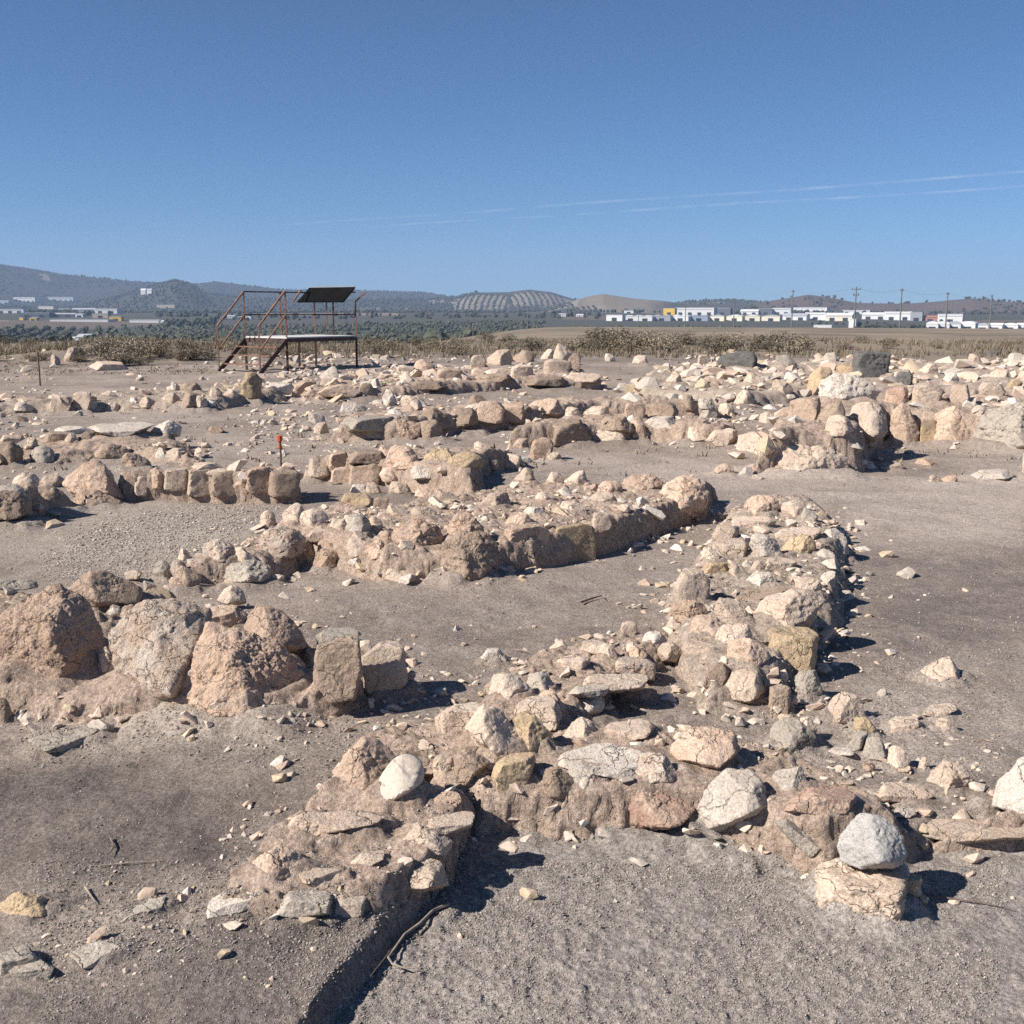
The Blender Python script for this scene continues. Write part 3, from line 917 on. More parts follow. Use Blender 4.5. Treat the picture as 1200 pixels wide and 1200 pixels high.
S('a', 'c', [(440, 1032), (462, 1014), (500, 1004), (522, 1010), (527, 1035), (490, 1046)], 'broad pale stone at the lip of the pit on the stub wall', depth=.6)
S('s', 'c', [(484, 975), (505, 958), (545, 948), (558, 950), (555, 965), (520, 978)], 'thin tilted cream slab at the inner corner of the stub wall', 'slab', lift=.02)
S('a', 'p', [(378, 932), (395, 890), (425, 860), (450, 868), (472, 888), (448, 908), (440, 922), (395, 938)], 'broad peach rock sloping up beside the white egg-shaped stone', depth=.7)
S('r', 'e', [(436, 932), (445, 905), (463, 885), (481, 880), (496, 890), (499, 905), (491, 920), (466, 937), (450, 938)], 'smooth white egg-shaped stone tilted on the rubble', 'cobble', amp=.02, soft=11, lift=.02)
S('s', 'p', (505, 545, 925, 945), 'small peach slab lying below the egg-shaped stone rubble')
# front rubble
S('b', 'c', [(508, 840), (530, 826), (562, 820), (570, 850), (548, 864), (512, 864)], 'squared peach-cream block at the outer end of the front rubble', 'block')
S('a', 'c', [(545, 850), (566, 823), (588, 830), (606, 850), (626, 872), (618, 882), (586, 892), (558, 872)], 'big angular cream rock with a smooth lit face in the front rubble', 'boulder')
S('a', 'o', [(594, 845), (622, 825), (633, 840), (646, 865), (641, 882), (618, 885), (604, 862)], 'jagged dark-topped rock leaning on the big angular cream rock')
S('a', 'c', (571, 628, 786, 824), 'large cream rock behind the front rubble, rounded on its lit side', 'boulder')
S('a', 'g', (612, 652, 784, 814), 'grey cracked stone behind the large rounded cream rock')
S('s', 'g', [(666, 812), (675, 803), (700, 799), (716, 803), (712, 813), (690, 818)], 'thin grey flat slab laid on a lumpy white stone', 'slab', lift=.05)
S('r', 'w', (660, 712, 810, 840), 'lumpy white stone under the thin grey slab')
S('b', 'p', (713, 764, 798, 824), 'squared stone under the long pale slab, dark on its right', lift=.0)
S('s', 'c', [(676, 806), (690, 791), (745, 785), (762, 790), (755, 806), (700, 812)], 'long pale slab lying across the rubble bank', 'slab', lift=.05)
S('b', 'c', [(718, 786), (722, 768), (755, 768), (770, 776), (768, 796), (735, 794)], 'cream brick-shaped stone with a dark end on the rubble bank', yaw=.4, lift=.03)
S('s', 'c', (652, 693, 765, 786), 'cream rounded slab at the court end of the rubble bank')
S('a', 'p', (625, 665, 805, 840), 'peach stone between the grey cracked stone and the lumpy white one')
S('b', 'c', (598, 662, 812, 850), 'flat-topped tan stone behind the jagged dark-topped rock')
S('a', 'c', [(655, 866), (668, 848), (682, 839), (697, 848), (703, 862), (690, 870)], 'cream stone with a lit crest in front of the thin grey slab')
S('s', 'c', [(700, 862), (715, 845), (750, 838), (770, 850), (765, 862), (730, 870)], 'flat layered stone with a curved cracked top', 'slab')
S('a', 'b', [(528, 912), (530, 878), (545, 874), (577, 891), (563, 906), (548, 922)], 'olive brown angular rock with a shaded hollow')
S('r', 'c', (505, 536, 878, 920), 'smooth cream stone beside the olive brown angular rock')
S('b', 'o', [(575, 908), (581, 893), (600, 882), (626, 880), (629, 891), (621, 919), (592, 926), (577, 920)], 'yellowish squared block with a shaded right side in the front rubble', 'block', yaw=.2)
S('a', 'b', (635, 680, 897, 935), 'dark brown cracked stone beside the yellowish squared block')
S('x', 'g', (660, 715, 893, 930), 'dark grey crusted stone above a shaded hollow in the wall face')
S('s', 'w', [(648, 893), (668, 870), (712, 865), (750, 880), (790, 896), (793, 906), (770, 919), (720, 907)], 'large flat whitish rock, longest in the front rubble', 'boulder', depth=.7)
S('a', 'y', (742, 795, 880, 920), 'white-crusted grey stone at the end of the large flat whitish rock')
S('x', 'r', [(718, 935), (735, 915), (760, 914), (790, 927), (817, 945), (806, 962), (770, 974), (725, 962)], 'rust-red stained rock in the wall face above the pit', depth=.7)
S('a', 'w', [(816, 948), (830, 920), (850, 898), (878, 900), (901, 915), (914, 938), (890, 951), (850, 967), (822, 968)], 'white tent-shaped rock with a shaded right slope', 'boulder', depth=.9)
S('a', 'p', [(785, 877), (790, 856), (830, 850), (860, 855), (871, 875), (856, 890), (838, 904), (795, 892)], 'peach rock with a dark broken right end', 'boulder')
S('a', 'g', (900, 950, 895, 928), 'grey-brown angular stone behind the white tent-shaped rock')
S('s', 'r', [(914, 948), (925, 932), (960, 916), (995, 918), (1006, 935), (1000, 952), (960, 956)], 'rust-brown slab behind the granite boulder', 'slab', depth=.7)
S('s', 'g', [(911, 962), (922, 958), (963, 992), (951, 1003), (930, 985)], 'thin grey slate tilted on the earth beside the granite boulder', 'slab', depth=.4)
S('b', 'c', [(950, 1044), (956, 1006), (985, 998), (1062, 1001), (1071, 1030), (1068, 1076), (1000, 1081), (953, 1068)], 'earthy block carrying the granite boulder', 'block', depth=.95, soft=24, amp=.06, yaw=-.1, lean=-.02)
S('r', 'k', [(979, 990), (986, 963), (1006, 949), (1034, 954), (1055, 972), (1063, 998), (1050, 1012), (1015, 1016), (989, 1013)], 'speckled grey granite boulder sitting on an earthy block', 'boulder', depth=.8, zabs=.055, soft=26, amp=.05)
S('b', 'o', [(1050, 1028), (1060, 1020), (1080, 1023), (1082, 1034), (1066, 1064), (1050, 1060)], 'small tan block beside the foot of the granite boulder', lift=.0, depth=.8)
S('s', 'c', [(1074, 976), (1090, 960), (1160, 956), (1215, 960), (1215, 980), (1120, 988)], 'long pale stone along the pit edge beyond the granite boulder', 'slab', depth=.5)
S('a', 'w', [(1160, 940), (1172, 912), (1200, 885), (1240, 890), (1245, 945), (1200, 956)], 'white rock cut by the right edge of the photo', 'boulder')
S('x', 'c', (1084, 1142, 888, 937), 'cream lumpy stone between the slab stones and the right edge')
S('s', 'c', (1024, 1094, 914, 942), 'cream slab with a dark right end beside the lumpy stone', 'slab')
S('a', 'g', (1010, 1042, 862, 890)); S('a', 'c', (1038, 1068, 870, 902)); S('s', 'w', (966, 1002, 874, 886)); S('r', 'r', (1010, 1026, 892, 904))
S('a', 'c', [(966, 838), (972, 815), (990, 808), (1010, 815), (1015, 838), (1000, 850), (975, 848)], 'cream rounded upright stone in the near side rubble')
S('s', 'g', [(990, 876), (1004, 856), (1020, 855), (1014, 872), (1000, 882)], 'greenish slab propped on edge in the near side rubble', 'slab')
S('a', 'g', (898, 958, 836, 884), 'grey cream block with a dark right side', 'block')
S('b', 'c', (1038, 1082, 837, 862)); S('s', 'c', [(1078, 838), (1090, 826), (1116, 821), (1122, 830), (1100, 842)], 'thin slab propped up at the far end of the near side rubble', 'slab')
S('a', 'c', (1094, 1122, 838, 862)); S('a', 'o', (998, 1030, 838, 866)); S('a', 'c', (950, 975, 775, 790)); S('a', 'w', (1042, 1060, 838, 850))
S('s', 'c', (1050, 1068, 895, 905)); S('a', 'c', (930, 960, 838, 870)); S('u', 'c', (1076, 1088, 886, 902)); S('a', 'w', (1025, 1040, 806, 818)); S('s', 'w', (1045, 1075, 944, 958))
S('a', 'c', [(1069, 792), (1085, 780), (1098, 770), (1114, 768), (1129, 792), (1122, 801), (1095, 806), (1073, 799)], 'lone cream rock on the grey ground, beyond the near side rubble', 'boulder')
S('s', 'w', [(562, 770), (572, 758), (583, 757), (596, 770), (590, 779), (572, 777)], 'lone white stone on the bare court floor')
# spine
S('x', 'p', (871, 916, 578, 608), 'rough peach lump at the far tip of the stone spine'); S('x', 'c', (912, 948, 584, 610), 'rough cream lump, second from the far tip of the stone spine')
S('a', 'g', (938, 960, 593, 614)); S('s', 'c', (854, 912, 602, 622)); S('b', 'c', (832, 878, 628, 654)); S('s', 'c', (834, 868, 613, 634)); S('a', 'w', (877, 917, 624, 656)); S('a', 'o', (916, 958, 624, 654))
S('s', 'c', (906, 964, 614, 634)); S('a', 'w', [(957, 640), (966, 620), (980, 617), (994, 632), (996, 648), (975, 652)], 'big white rounded stone on the outer edge of the stone spine')
S('a', 'w', (949, 987, 642, 669)); S('a', 'c', (852, 878, 659, 677)); S('s', 'o', (820, 855, 656, 674))
S('b', 'c', [(788, 690), (798, 668), (820, 664), (834, 680), (831, 706), (815, 713), (792, 707)], 'big squared cream block on the court side of the stone spine', 'block', depth=1.0, yaw=.55)
S('x', 'x', (784, 830, 700, 730)); S('a', 'w', (872, 912, 668, 689)); S('s', 'b', [(858, 703), (880, 686), (920, 682), (928, 686), (905, 700), (870, 708)], 'brown weathered slab across the stone spine', 'slab')
S('a', 'c', [(882, 718), (890, 700), (926, 690), (956, 689), (969, 702), (955, 726), (930, 738), (888, 734)], 'broad pale boulder in the spine, above the ochre block', 'boulder', depth=.9)
S('a', 'c', (930, 966, 674, 698)); S('a', 'c', (832, 882, 698, 732)); S('a', 'w', (955, 985, 665, 690))
S('b', 'o', [(898, 772), (900, 736), (930, 732), (952, 733), (961, 743), (956, 778), (930, 780)], 'ochre yellow squared block in the middle of the stone spine', 'block', yaw=.1)
S('a', 'p', (850, 905, 744, 782)); S('a', 'c', (836, 885, 726, 760)); S('b', 'b', [(824, 798), (832, 780), (845, 774), (856, 785), (845, 800), (830, 804)], 'small brown wedge at the court side foot of the spine')
S('a', 'c', [(845, 812), (850, 790), (872, 781), (893, 786), (898, 805), (880, 822), (860, 818)], 'pale stone at the near foot of the stone spine')
S('b', 'b', [(900, 832), (902, 805), (915, 799), (928, 806), (926, 836), (912, 840)], 'dark brown cube-like stone at the near foot of the spine', depth=1.0)
S('a', 'g', (926, 966, 782, 824)); S('a', 'p', (806, 864, 718, 750)); S('s', 'c', (798, 846, 744, 772)); S('a', 'w', (797, 822, 755, 775))
S('a', 'w', (752, 784, 738, 760)); S('s', 'c', (726, 748, 727, 748)); S('a', 'c', (768, 800, 750, 775)); S('s', 'c', (680, 712, 748, 766)); S('a', 'c', (700, 724, 752, 772)); S('a', 'p', (735, 760, 755, 772))
S('a', 'c', (955, 968, 820, 836)); S('a', 'g', (975, 1005, 690, 708)); S('s', 'c', (892, 935, 650, 670)); S('a', 'c', (878, 900, 655, 672)); S('a', 'c', (820, 846, 640, 658))
# island
S('x', 'p', [(762, 592), (780, 566), (800, 555), (820, 559), (834, 580), (829, 591), (808, 602), (790, 608)], 'rough peach lump at the far end of the broad wall island', 'boulder')
S('a', 'c', (660, 690, 549, 570), 'white-topped block with a dark end on the island crest'); S('a', 'c', (600, 628, 547, 569)); S('a', 'c', (640, 662, 551, 569)); S('x', 'p', (726, 778, 554, 578)); S('x', 'p', (700, 730, 562, 582))
S('b', 'c', [(692, 616), (695, 600), (715, 598), (718, 612), (708, 620)], None, lift=.0)
S('x', 'b', [(510, 672), (515, 635), (540, 618), (575, 622), (585, 650), (560, 682), (530, 684)], 'dark rough lump at the near end of the broad wall island', 'boulder')
S('r', 'c', (450, 494, 662, 685), 'pale rounded stone at the foot of the broad wall island'); S('x', 'x', (453, 525, 606, 655), 'peach crumbled mass on the near end of the island', 'boulder')
S('x', 'x', (520, 568, 600, 640)); S('a', 'c', (560, 600, 575, 598)); S('a', 'p', (590, 625, 600, 618)); S('a', 'c', (625, 655, 575, 590)); S('a', 'c', (655, 690, 585, 602)); S('a', 'c', (690, 725, 576, 592)); S('a', 'w', (608, 640, 592, 606))
for pts in ([(587, 642), (590, 618), (620, 612), (648, 620), (646, 645), (615, 652)], [(648, 648), (650, 615), (680, 612), (702, 618), (700, 646), (670, 655)], [(700, 632), (703, 604), (716, 601), (724, 612), (722, 632)], [(545, 668), (548, 632), (575, 625), (590, 640), (588, 662), (560, 674)]):
    FACING.append(S('b', 'o' if pts[0][0] == 648 else 'p', pts, None, 'facing_stone', depth=.4, yaw=.58, amp=.02, push=.05))
    STONES.pop(); COLLARS.pop()
# curved row
S('a', 'g', [(402, 622), (408, 604), (425, 601), (438, 612), (436, 628), (415, 632)], 'grey slab tipped on edge in the curving boulder row')
S('s', 'o', [(399, 586), (405, 576), (425, 575), (441, 585), (438, 594), (415, 594)], 'yellow flat slab on the rubble beyond the curving boulder row', 'slab', lift=.04)
S('b', 'b', (437, 456, 581, 598)); S('r', 'c', (304, 325, 598, 621), 'round cream boulder at the far end of the gravel floor'); S('a', 'c', (327, 360, 588, 616)); S('r', 'c', (350, 387, 595, 622), 'round cream boulder with fine ribs in the curving row')
S('s', 'c', (359, 394, 618, 635)); S('b', 'p', (371, 400, 629, 648)); S('a', 'c', (406, 432, 627, 652)); S('a', 'p', (430, 455, 630, 655)); S('x', 'y', (300, 362, 617, 656), 'grey-crusted boulder, biggest of the curving row', 'boulder')
S('a', 'c', (274, 302, 640, 663)); S('x', 'g', (260, 322, 655, 688), 'dark crumbly boulder low in the curving row', 'boulder'); S('x', 'y', (234, 280, 630, 662)); S('a', 'c', (198, 222, 655, 678)); S('a', 'c', (208, 224, 641, 658)); S('a', 'g', (178, 205, 654, 680)); S('a', 'b', (205, 238, 660, 690))
S('x', 'x', (362, 400, 640, 668)); S('a', 'c', (385, 410, 606, 622)); S('a', 'p', (425, 452, 605, 625)); S('a', 'c', (452, 480, 590, 606)); S('a', 'c', (480, 520, 592, 610)); S('a', 'p', (440, 470, 620, 640))
# far left wall
S('a', 'p', [(72, 562), (100, 541), (118, 538), (136, 558), (146, 582), (120, 584), (85, 578)], 'peach-brown boulder on the long shaded wall', 'boulder'); S('x', 'b', (-25, 38, 572, 612)); S('a', 'b', (28, 92, 568, 606)); S('a', 'p', (82, 142, 572, 597)); S('x', 'c', (14, 46, 552, 574)); S('x', 'g', (-10, 30, 566, 590)); S('x', 'c', (46, 78, 556, 574))
S('a', 'c', (136, 162, 548, 577)); S('b', 'c', (156, 175, 557, 578)); S('a', 'p', (172, 197, 546, 573)); S('b', 'c', (191, 221, 547, 571)); S('b', 'c', [(219, 574), (221, 550), (245, 548), (249, 574), (235, 577)], 'squared cream facing block on the wall behind the gravel floor', 'block'); S('b', 'b', (246, 284, 549, 577), 'squared block with a dark right side in the wall behind the gravel floor', 'block')
S('a', 'p', (270, 299, 552, 580)); S('b', 'p', (288, 319, 545, 573)); S('b', 'b', (314, 353, 548, 578), 'brown shaded end block of the wall, below the orange-capped stake', 'block')
S('a', 'b', (142, 182, 529, 552), 'tan upright block with a dark side behind the long shaded wall'); S('a', 'c', (191, 226, 523, 543)); S('a', 'w', (182, 198, 524, 540)); S('s', 'c', (224, 262, 540, 553)); S('s', 'c', (240, 268, 548, 558))
S('s', 'w', [(104, 500), (118, 494), (172, 491), (181, 496), (160, 510), (142, 517), (115, 508)], 'broad flat white slab lying in the left back field', 'slab', lift=.0, depth=1.0)
S('a', 'w', [(171, 508), (185, 496), (200, 491), (214, 500), (212, 510), (190, 512)], 'white rock beside the broad flat white slab'); S('s', 'w', (62, 106, 497, 510)); S('b', 'b', (51, 86, 504, 520)); S('a', 'b', (90, 123, 504, 519)); S('a', 'b', (106, 153, 518, 538), 'dark brown rock in front of the broad white slab'); S('x', 'b', (-6, 30, 516, 548), 'dark brown rock at the left edge of the back field'); S('x', 'g', (32, 66, 521, 546)); S('a', 'c', (75, 92, 506, 520)); S('s', 'c', (0, 30, 508, 520)); S('a', 'c', (28, 45, 512, 526))
# weathered row
S('b', 'c', (57, 85, 461, 481)); S('b', 'c', (84, 108, 458, 481), 'pale squared stone in the weathered row'); S('s', 'w', (100, 115, 468, 481)); S('a', 'b', (211, 237, 446, 461), 'brown shaded stone on top of the weathered row'); S('a', 'w', (199, 212, 446, 459)); S('a', 'b', (210, 246, 458, 479)); S('a', 'c', (189, 212, 459, 475)); S('a', 'w', (150, 169, 465, 476)); S('a', 'c', (162, 184, 464, 479)); S('s', 'c', (104, 151, 421, 436), 'flat slab poking from the scrub mound')
S('u', 'o', [(279, 468), (281, 445), (287, 437), (300, 436), (308, 445), (308, 466), (295, 470)], 'stump-like upright stone in front of the platform stairs', 'block', depth=.9, amp=.085); S('a', 'c', (262, 281, 455, 468)); S('a', 'c', (58, 72, 414, 428)); S('a', 'c', (74, 92, 405, 424)); S('a', 'w', (110, 140, 398, 410))
S('a', 'c', (225, 245, 463, 478)); S('a', 'c', (245, 262, 452, 466)); S('a', 'w', (15, 40, 470, 482)); S('a', 'c', (125, 142, 470, 482)); S('s', 'b', (244, 262, 498, 508))
# platform front line
S('a', 'w', (374, 401, 428, 447), 'white rock in front of the viewing platform', 'boulder'); S('b', 'p', (341, 374, 445, 464)); S('s', 'p', (369, 423, 450, 466), 'long low tan slab in the line before the platform', 'slab'); S('b', 'b', (419, 438, 448, 465)); S('a', 'w', (447, 466, 454, 477)); S('a', 'c', (470, 496, 461, 481)); S('a', 'w', (396, 441, 470, 488)); S('a', 'w', (360, 382, 482, 497)); S('a', 'c', (366, 387, 493, 511)); S('s', 'g', (400, 464, 484, 506), 'dark low slab in the middle of the back field', 'slab'); S('r', 'w', (453, 473, 479, 492)); S('a', 'p', (424, 456, 495, 515)); S('x', 'x', (454, 497, 491, 519)); S('a', 'b', (484, 522, 490, 520)); S('a', 'b', (492, 530, 475, 503)); S('x', 'b', (525, 562, 474, 503), 'dark brown mass in the back field hollow', 'boulder'); S('a', 'b', (546, 572, 461, 476)); S('b', 'p', (556, 592, 469, 493), 'tan block behind the dark hollow', 'block'); S('b', 'p', (584, 615, 470, 492)); S('a', 'p', (614, 662, 465, 487)); S('a', 'c', (661, 682, 475, 492)); S('a', 'c', (684, 716, 474, 490)); S('s', 'w', (312, 345, 447, 462))
# wall line
S('u', 'c', [(360, 556), (362, 536), (370, 531), (385, 535), (389, 555), (378, 562)], 'pale upright stone at the end of the wall line'); S('b', 'p', (384, 408, 528, 546)); S('b', 'p', (387, 412, 545, 567)); S('s', 'b', (406, 451, 525, 545)); S('b', 'p', (408, 450, 540, 568), 'peach squared block in the wall line', 'block'); S('a', 'p', (448, 500, 520, 551), 'peach-brown ridged boulder in the wall line', 'boulder'); S('a', 'p', (440, 459, 519, 537)); S('a', 'o', (495, 540, 523, 545)); S('r', 'o', (524, 568, 529, 550), 'rounded yellowish boulder in the wall line', 'boulder'); S('a', 'w', (480, 520, 543, 562), 'pointed white stone in front of the wall line'); S('a', 'p', (483, 532, 569, 588)); S('a', 'c', (443, 473, 547, 564)); S('a', 'b', (568, 585, 535, 551)); S('s', 'w', (410, 432, 566, 578)); S('a', 'c', (428, 448, 564, 580)); S('b', 'c', (585, 612, 530, 548)); S('s', 'w', (600, 625, 534, 545)); S('b', 'r', [(620, 534), (623, 517), (640, 510), (649, 518), (648, 536), (632, 540)], 'reddish block at the end of the wall line', 'block'); S('a', 'c', (455, 482, 562, 580)); S('a', 'p', (600, 622, 512, 528)); S('a', 'c', (555, 580, 516, 530)); S('a', 'c', (640, 658, 528, 542))
# back centre
S('a', 'p', (484, 511, 419, 437)); S('b', 'p', (509, 544, 430, 446), 'squared stone in the line before the scrub'); S('b', 'c', (550, 570, 415, 431)); S('a', 'c', (568, 602, 408, 430), 'big cream rock in the far pile'); S('a', 'b', (600, 628, 409, 427), 'dark brown shaded rock in the far pile'); S('a', 'c', (633, 652, 407, 423)); S('u', 'c', (648, 670, 401, 423), 'upright stone standing on the far pile', lift=.12); S('b', 'c', (636, 670, 419, 438)); S('b', 'b', (664, 681, 413, 436)); S('b', 'c', (598, 626, 426, 443)); S('s', 'b', (610, 664, 439, 453), 'dark flat slab below the far pile', 'slab'); S('s', 'c', (661, 706, 436, 449)); S('s', 'w', (721, 741, 448, 458)); S('s', 'c', (464, 487, 428, 438)); S('a', 'c', (740, 762, 415, 428)); S('a', 'w', (708, 722, 414, 424)); S('s', 'b', (560, 600, 436, 448)); S('s', 'b', (480, 525, 444, 458))
S('b', 'd', [(834, 431), (838, 420), (862, 411), (884, 411), (889, 420), (886, 432)], 'wedge-shaped dark grey block with a sloping top, far side of the dig', 'block', depth=.8); S('b', 'c', (817, 833, 415, 428)); S('b', 'p', (731, 757, 470, 492)); S('b', 'b', (752, 796, 470, 493)); S('a', 'b', (791, 817, 460, 482)); S('a', 'g', (815, 839, 464, 480)); S('a', 'g', (816, 842, 475, 491)); S('b', 'b', [(646, 517), (650, 495), (665, 489), (680, 490), (692, 510), (685, 520)], 'big brown shaded block near the reddish block', 'block', yaw=.5, depth=1.2); S('a', 'b', (695, 745, 485, 508), 'jagged dark stones of the near back wall'); S('a', 'p', (734, 760, 489, 517)); S('a', 'c', (690, 736, 499, 520)); S('s', 'w', (754, 798, 486, 504)); S('a', 'b', (788, 810, 503, 518)); S('a', 'c', (804, 838, 497, 517)); S('s', 'c', (829, 866, 500, 524), 'layered peach slab stack beside the ochre-topped block'); S('b', 'c', [(861, 528), (865, 510), (885, 504), (896, 512), (893, 533), (875, 532)], 'cream block leaning beside the ochre-topped block', 'block')
S('x', 'p', (836, 861, 543, 558), 'lone crumbly lump on the pale floor beyond the island'); S('a', 'c', (840, 862, 470, 488)); S('a', 'c', (860, 885, 455, 475))
# big right wall
S('x', 'w', [(958, 462), (960, 446), (975, 437), (1000, 436), (1020, 445), (1032, 458), (1028, 471), (1000, 472), (975, 476)], 'large white pitted boulder crowning the high wall', 'boulder', lift=.03)
S('r', 'o', [(944, 460), (948, 440), (958, 430), (972, 428), (978, 436), (965, 465)], 'ochre rounded boulder behind the white crowning boulder', 'boulder'); S('s', 'o', (978, 1006, 425, 440)); S('b', 'd', [(998, 432), (1000, 411), (1022, 409), (1046, 411), (1042, 441), (1020, 443)], 'tall dark grey block with a flat overhanging top', 'block', depth=.8, yaw=.55, amp=.06); S('b', 'd', (1050, 1070, 435, 452))
S('a', 'c', [(988, 508), (993, 475), (1018, 469), (1034, 475), (1043, 502), (1025, 514)], 'cream face boulder under the white crowning boulder', 'boulder'); S('a', 'p', [(1039, 518), (1043, 480), (1058, 469), (1072, 485), (1080, 505), (1076, 521), (1055, 523)], 'peach upright boulder in the high wall face', 'boulder'); S('b', 'o', (1077, 1099, 488, 521)); S('a', 'p', [(1089, 515), (1091, 486), (1110, 475), (1128, 478), (1145, 505), (1142, 519), (1115, 523)], 'cream boulder streaked red on its right side in the high wall', 'boulder')
S('x', 'g', [(1140, 520), (1144, 488), (1175, 472), (1230, 468), (1240, 526), (1180, 530)], 'grey crumbly earth mass ending the high wall', 'clod'); S('a', 'c', (1196, 1225, 525, 562)); S('b', 'p', (923, 963, 464, 493)); S('a', 'b', (958, 993, 464, 497)); S('a', 'c', (965, 1002, 484, 512))
S('s', 'o', [(900, 516), (905, 505), (935, 502), (950, 510), (945, 522), (915, 524)], 'ochre flat block on top of the low front boulder', 'block', zabs=.22)
S('x', 'c', [(886, 548), (890, 525), (915, 519), (980, 520), (1000, 530), (1003, 546), (960, 556), (905, 557)], 'long low boulder below the ochre flat block', 'boulder', depth=.6); S('b', 'r', (1036, 1065, 451, 473)); S('s', 'c', (1064, 1108, 446, 474)); S('b', 'c', (1112, 1137, 449, 474)); S('s', 'c', (1146, 1180, 446, 467)); S('s', 'o', (1179, 1199, 443, 457)); S('r', 'g', (1138, 1157, 474, 488)); S('a', 'c', (1134, 1151, 413, 428)); S('s', 'd', (1152, 1171, 410, 418)); S('a', 'g', (906, 936, 414, 432)); S('a', 'c', (903, 931, 441, 464)); S('a', 'w', (1004, 1028, 538, 551)); S('s', 'c', (1029, 1061, 540, 551)); S('s', 'p', (1071, 1096, 536, 546)); S('s', 'w', (1137, 1190, 548, 563), 'whitish flat stone alone on the pale floor'); S('a', 'c', (1088, 1104, 556, 566)); S('a', 'p', (1103, 1123, 556, 566)); S('a', 'c', (1155, 1185, 430, 446)); S('a', 'c', (1075, 1100, 425, 440)); S('a', 'w', (1104, 1125, 435, 450)); S('a', 'g', (960, 985, 412, 426)); S('a', 'c', (888, 915, 480, 500)); S('a', 'c', (870, 900, 436, 452)); S('a', 'w', (1178, 1210, 412, 428)); S('a', 'p', (820, 845, 440, 456)); S('a', 'c', (780, 800, 436, 450)); S('a', 'c', (1000, 1030, 508, 524))

for w in WALLS:
    build_wall(w)
WALL_ISLAND = WALLS[6]['obj']
for o in FACING:
    o.parent = WALL_ISLAND; o.location = o.location - WALL_ISLAND.location
build_ground()
#@@LABELS
# labels for the stones that have none yet: look + where they lie among the stones and things one can find
ANCHOR = [('the viewing platform', 340, 395), ('the orange-capped stake', 328, 530), ('the stump-like stone', 294, 452), ('the broad white slab', 145, 503), ('the two dark grey blocks', 940, 420),
          ('the white crowning boulder', 995, 454), ('the ochre-topped low boulder', 940, 530), ('the reddish block', 635, 524), ('the yellow slab', 420, 585), ('the egg-shaped stone', 468, 908),
          ('the granite boulder', 1020, 985), ('the ochre spine block', 928, 755), ('the big cream spine block', 811, 688), ('the white spine stone', 976, 634), ('the lone court stone', 580, 768),
          ('the tent-shaped rock', 865, 935), ('the upright far-pile stone', 659, 412), ('the island far lump', 798, 580), ('the pale rounded island stone', 472, 674), ('the curving-row grey boulder', 330, 636),
          ('the lone cream rock', 1098, 787), ('the pale upright stone', 375, 546), ('the dark hollow', 540, 488), ('the scrub mound', 160, 415), ('the red-streaked boulder', 1117, 500), ('the big brown block', 668, 505)]
SHAPE = {'a': 'angular', 'b': 'blocky', 's': 'flat', 'u': 'upright', 'r': 'rounded', 'x': 'rough'}
ORD = ['nearest', 'second nearest', 'third nearest', 'fourth nearest', 'fifth nearest', 'sixth nearest', 'seventh nearest', 'eighth nearest', 'ninth nearest']


def auto_labels(items, noun, group, cat):
    used = {}
    rec = []
    for it in items:
        it['o']['group'] = group; it['o']['category'] = cat(it); it['o']['kind'] = 'thing'
        if it['label']:
            it['o']['label'] = it['label']; continue
        u0, u1, v0, v1 = it['box']; u = (u0 + u1) / 2; v = (v0 + v1) / 2
        best = min(ANCHOR, key=lambda a: math.hypot(a[1] - u, (a[2] - v) * 1.6) + (0 if abs(a[1] - u) + abs(a[2] - v) > 6 else 1e3))
        dx, dy = u - best[1], v - best[2]
        rel = ('right of' if dx > 0 else 'left of') if abs(dx) > 1.3 * abs(dy) else ('in front of' if dy > 0 else 'behind')
        px = max(u1 - u0, v1 - v0)
        size = 'small' if px < 24 else 'mid-sized' if px < 40 else 'large'
        rec.append((it, f"{size} {it.get('word') or CNAME[it['c']]} {SHAPE.get(it['kind'], '')} {noun}".replace('  ', ' '), f'{rel} {best[0]}', math.hypot(dx, dy)))
    fam = {}
    for r in rec: fam.setdefault((r[1], r[2]), []).append(r)
    for k, rs in fam.items():
        rs.sort(key=lambda r: r[3])
        for i, r in enumerate(rs):
            r[0]['o']['label'] = f'{r[1]} {r[2]}' if len(rs) == 1 else f'{r[1]} {r[2]}, {ORD[min(i, 8)]} of {len(rs)}'


STONES = [s for s in STONES if s]
for o in FACING: o['kind'] = 'thing'
auto_labels(STONES, 'stone', 'stones of the ruins', lambda it: 'boulder' if it['o'].name.startswith('boulder') else 'stone')


# ------------------------------------------------------------------ uncounted rubble and gravel
def chips(n, seed):
    """sharp-edged fragments: hulls of a few random points"""
    import bmesh
    r = np.random.default_rng(seed); out = []
    for k in range(n):
        bm = bmesh.new()
        n = r.integers(12, 20)
        pts = r.normal(size=(n, 3)); pts /= (np.abs(pts) ** 4).sum(1)[:, None] ** .25
        pts *= r.uniform(.72, 1.0, (n, 1)) * np.array([1, r.uniform(.62, 1), r.uniform(.8, 1)])
        cut = r.normal(size=3); cut /= np.linalg.norm(cut)
        pts -= np.maximum(0, pts @ cut - .45)[:, None] * cut
        for q in pts: bm.verts.new(q)
        res = bmesh.ops.convex_hull(bm, input=bm.verts)
        bmesh.ops.delete(bm, geom=[v for v in bm.verts if not v.link_faces], context='VERTS')
        bmesh.ops.triangulate(bm, faces=bm.faces)
        bm.verts.index_update()
        out.append((np.array([v.co[:] for v in bm.verts]), np.array([[v.index for v in f.verts] for f in bm.faces])))
        bm.free()
    return out


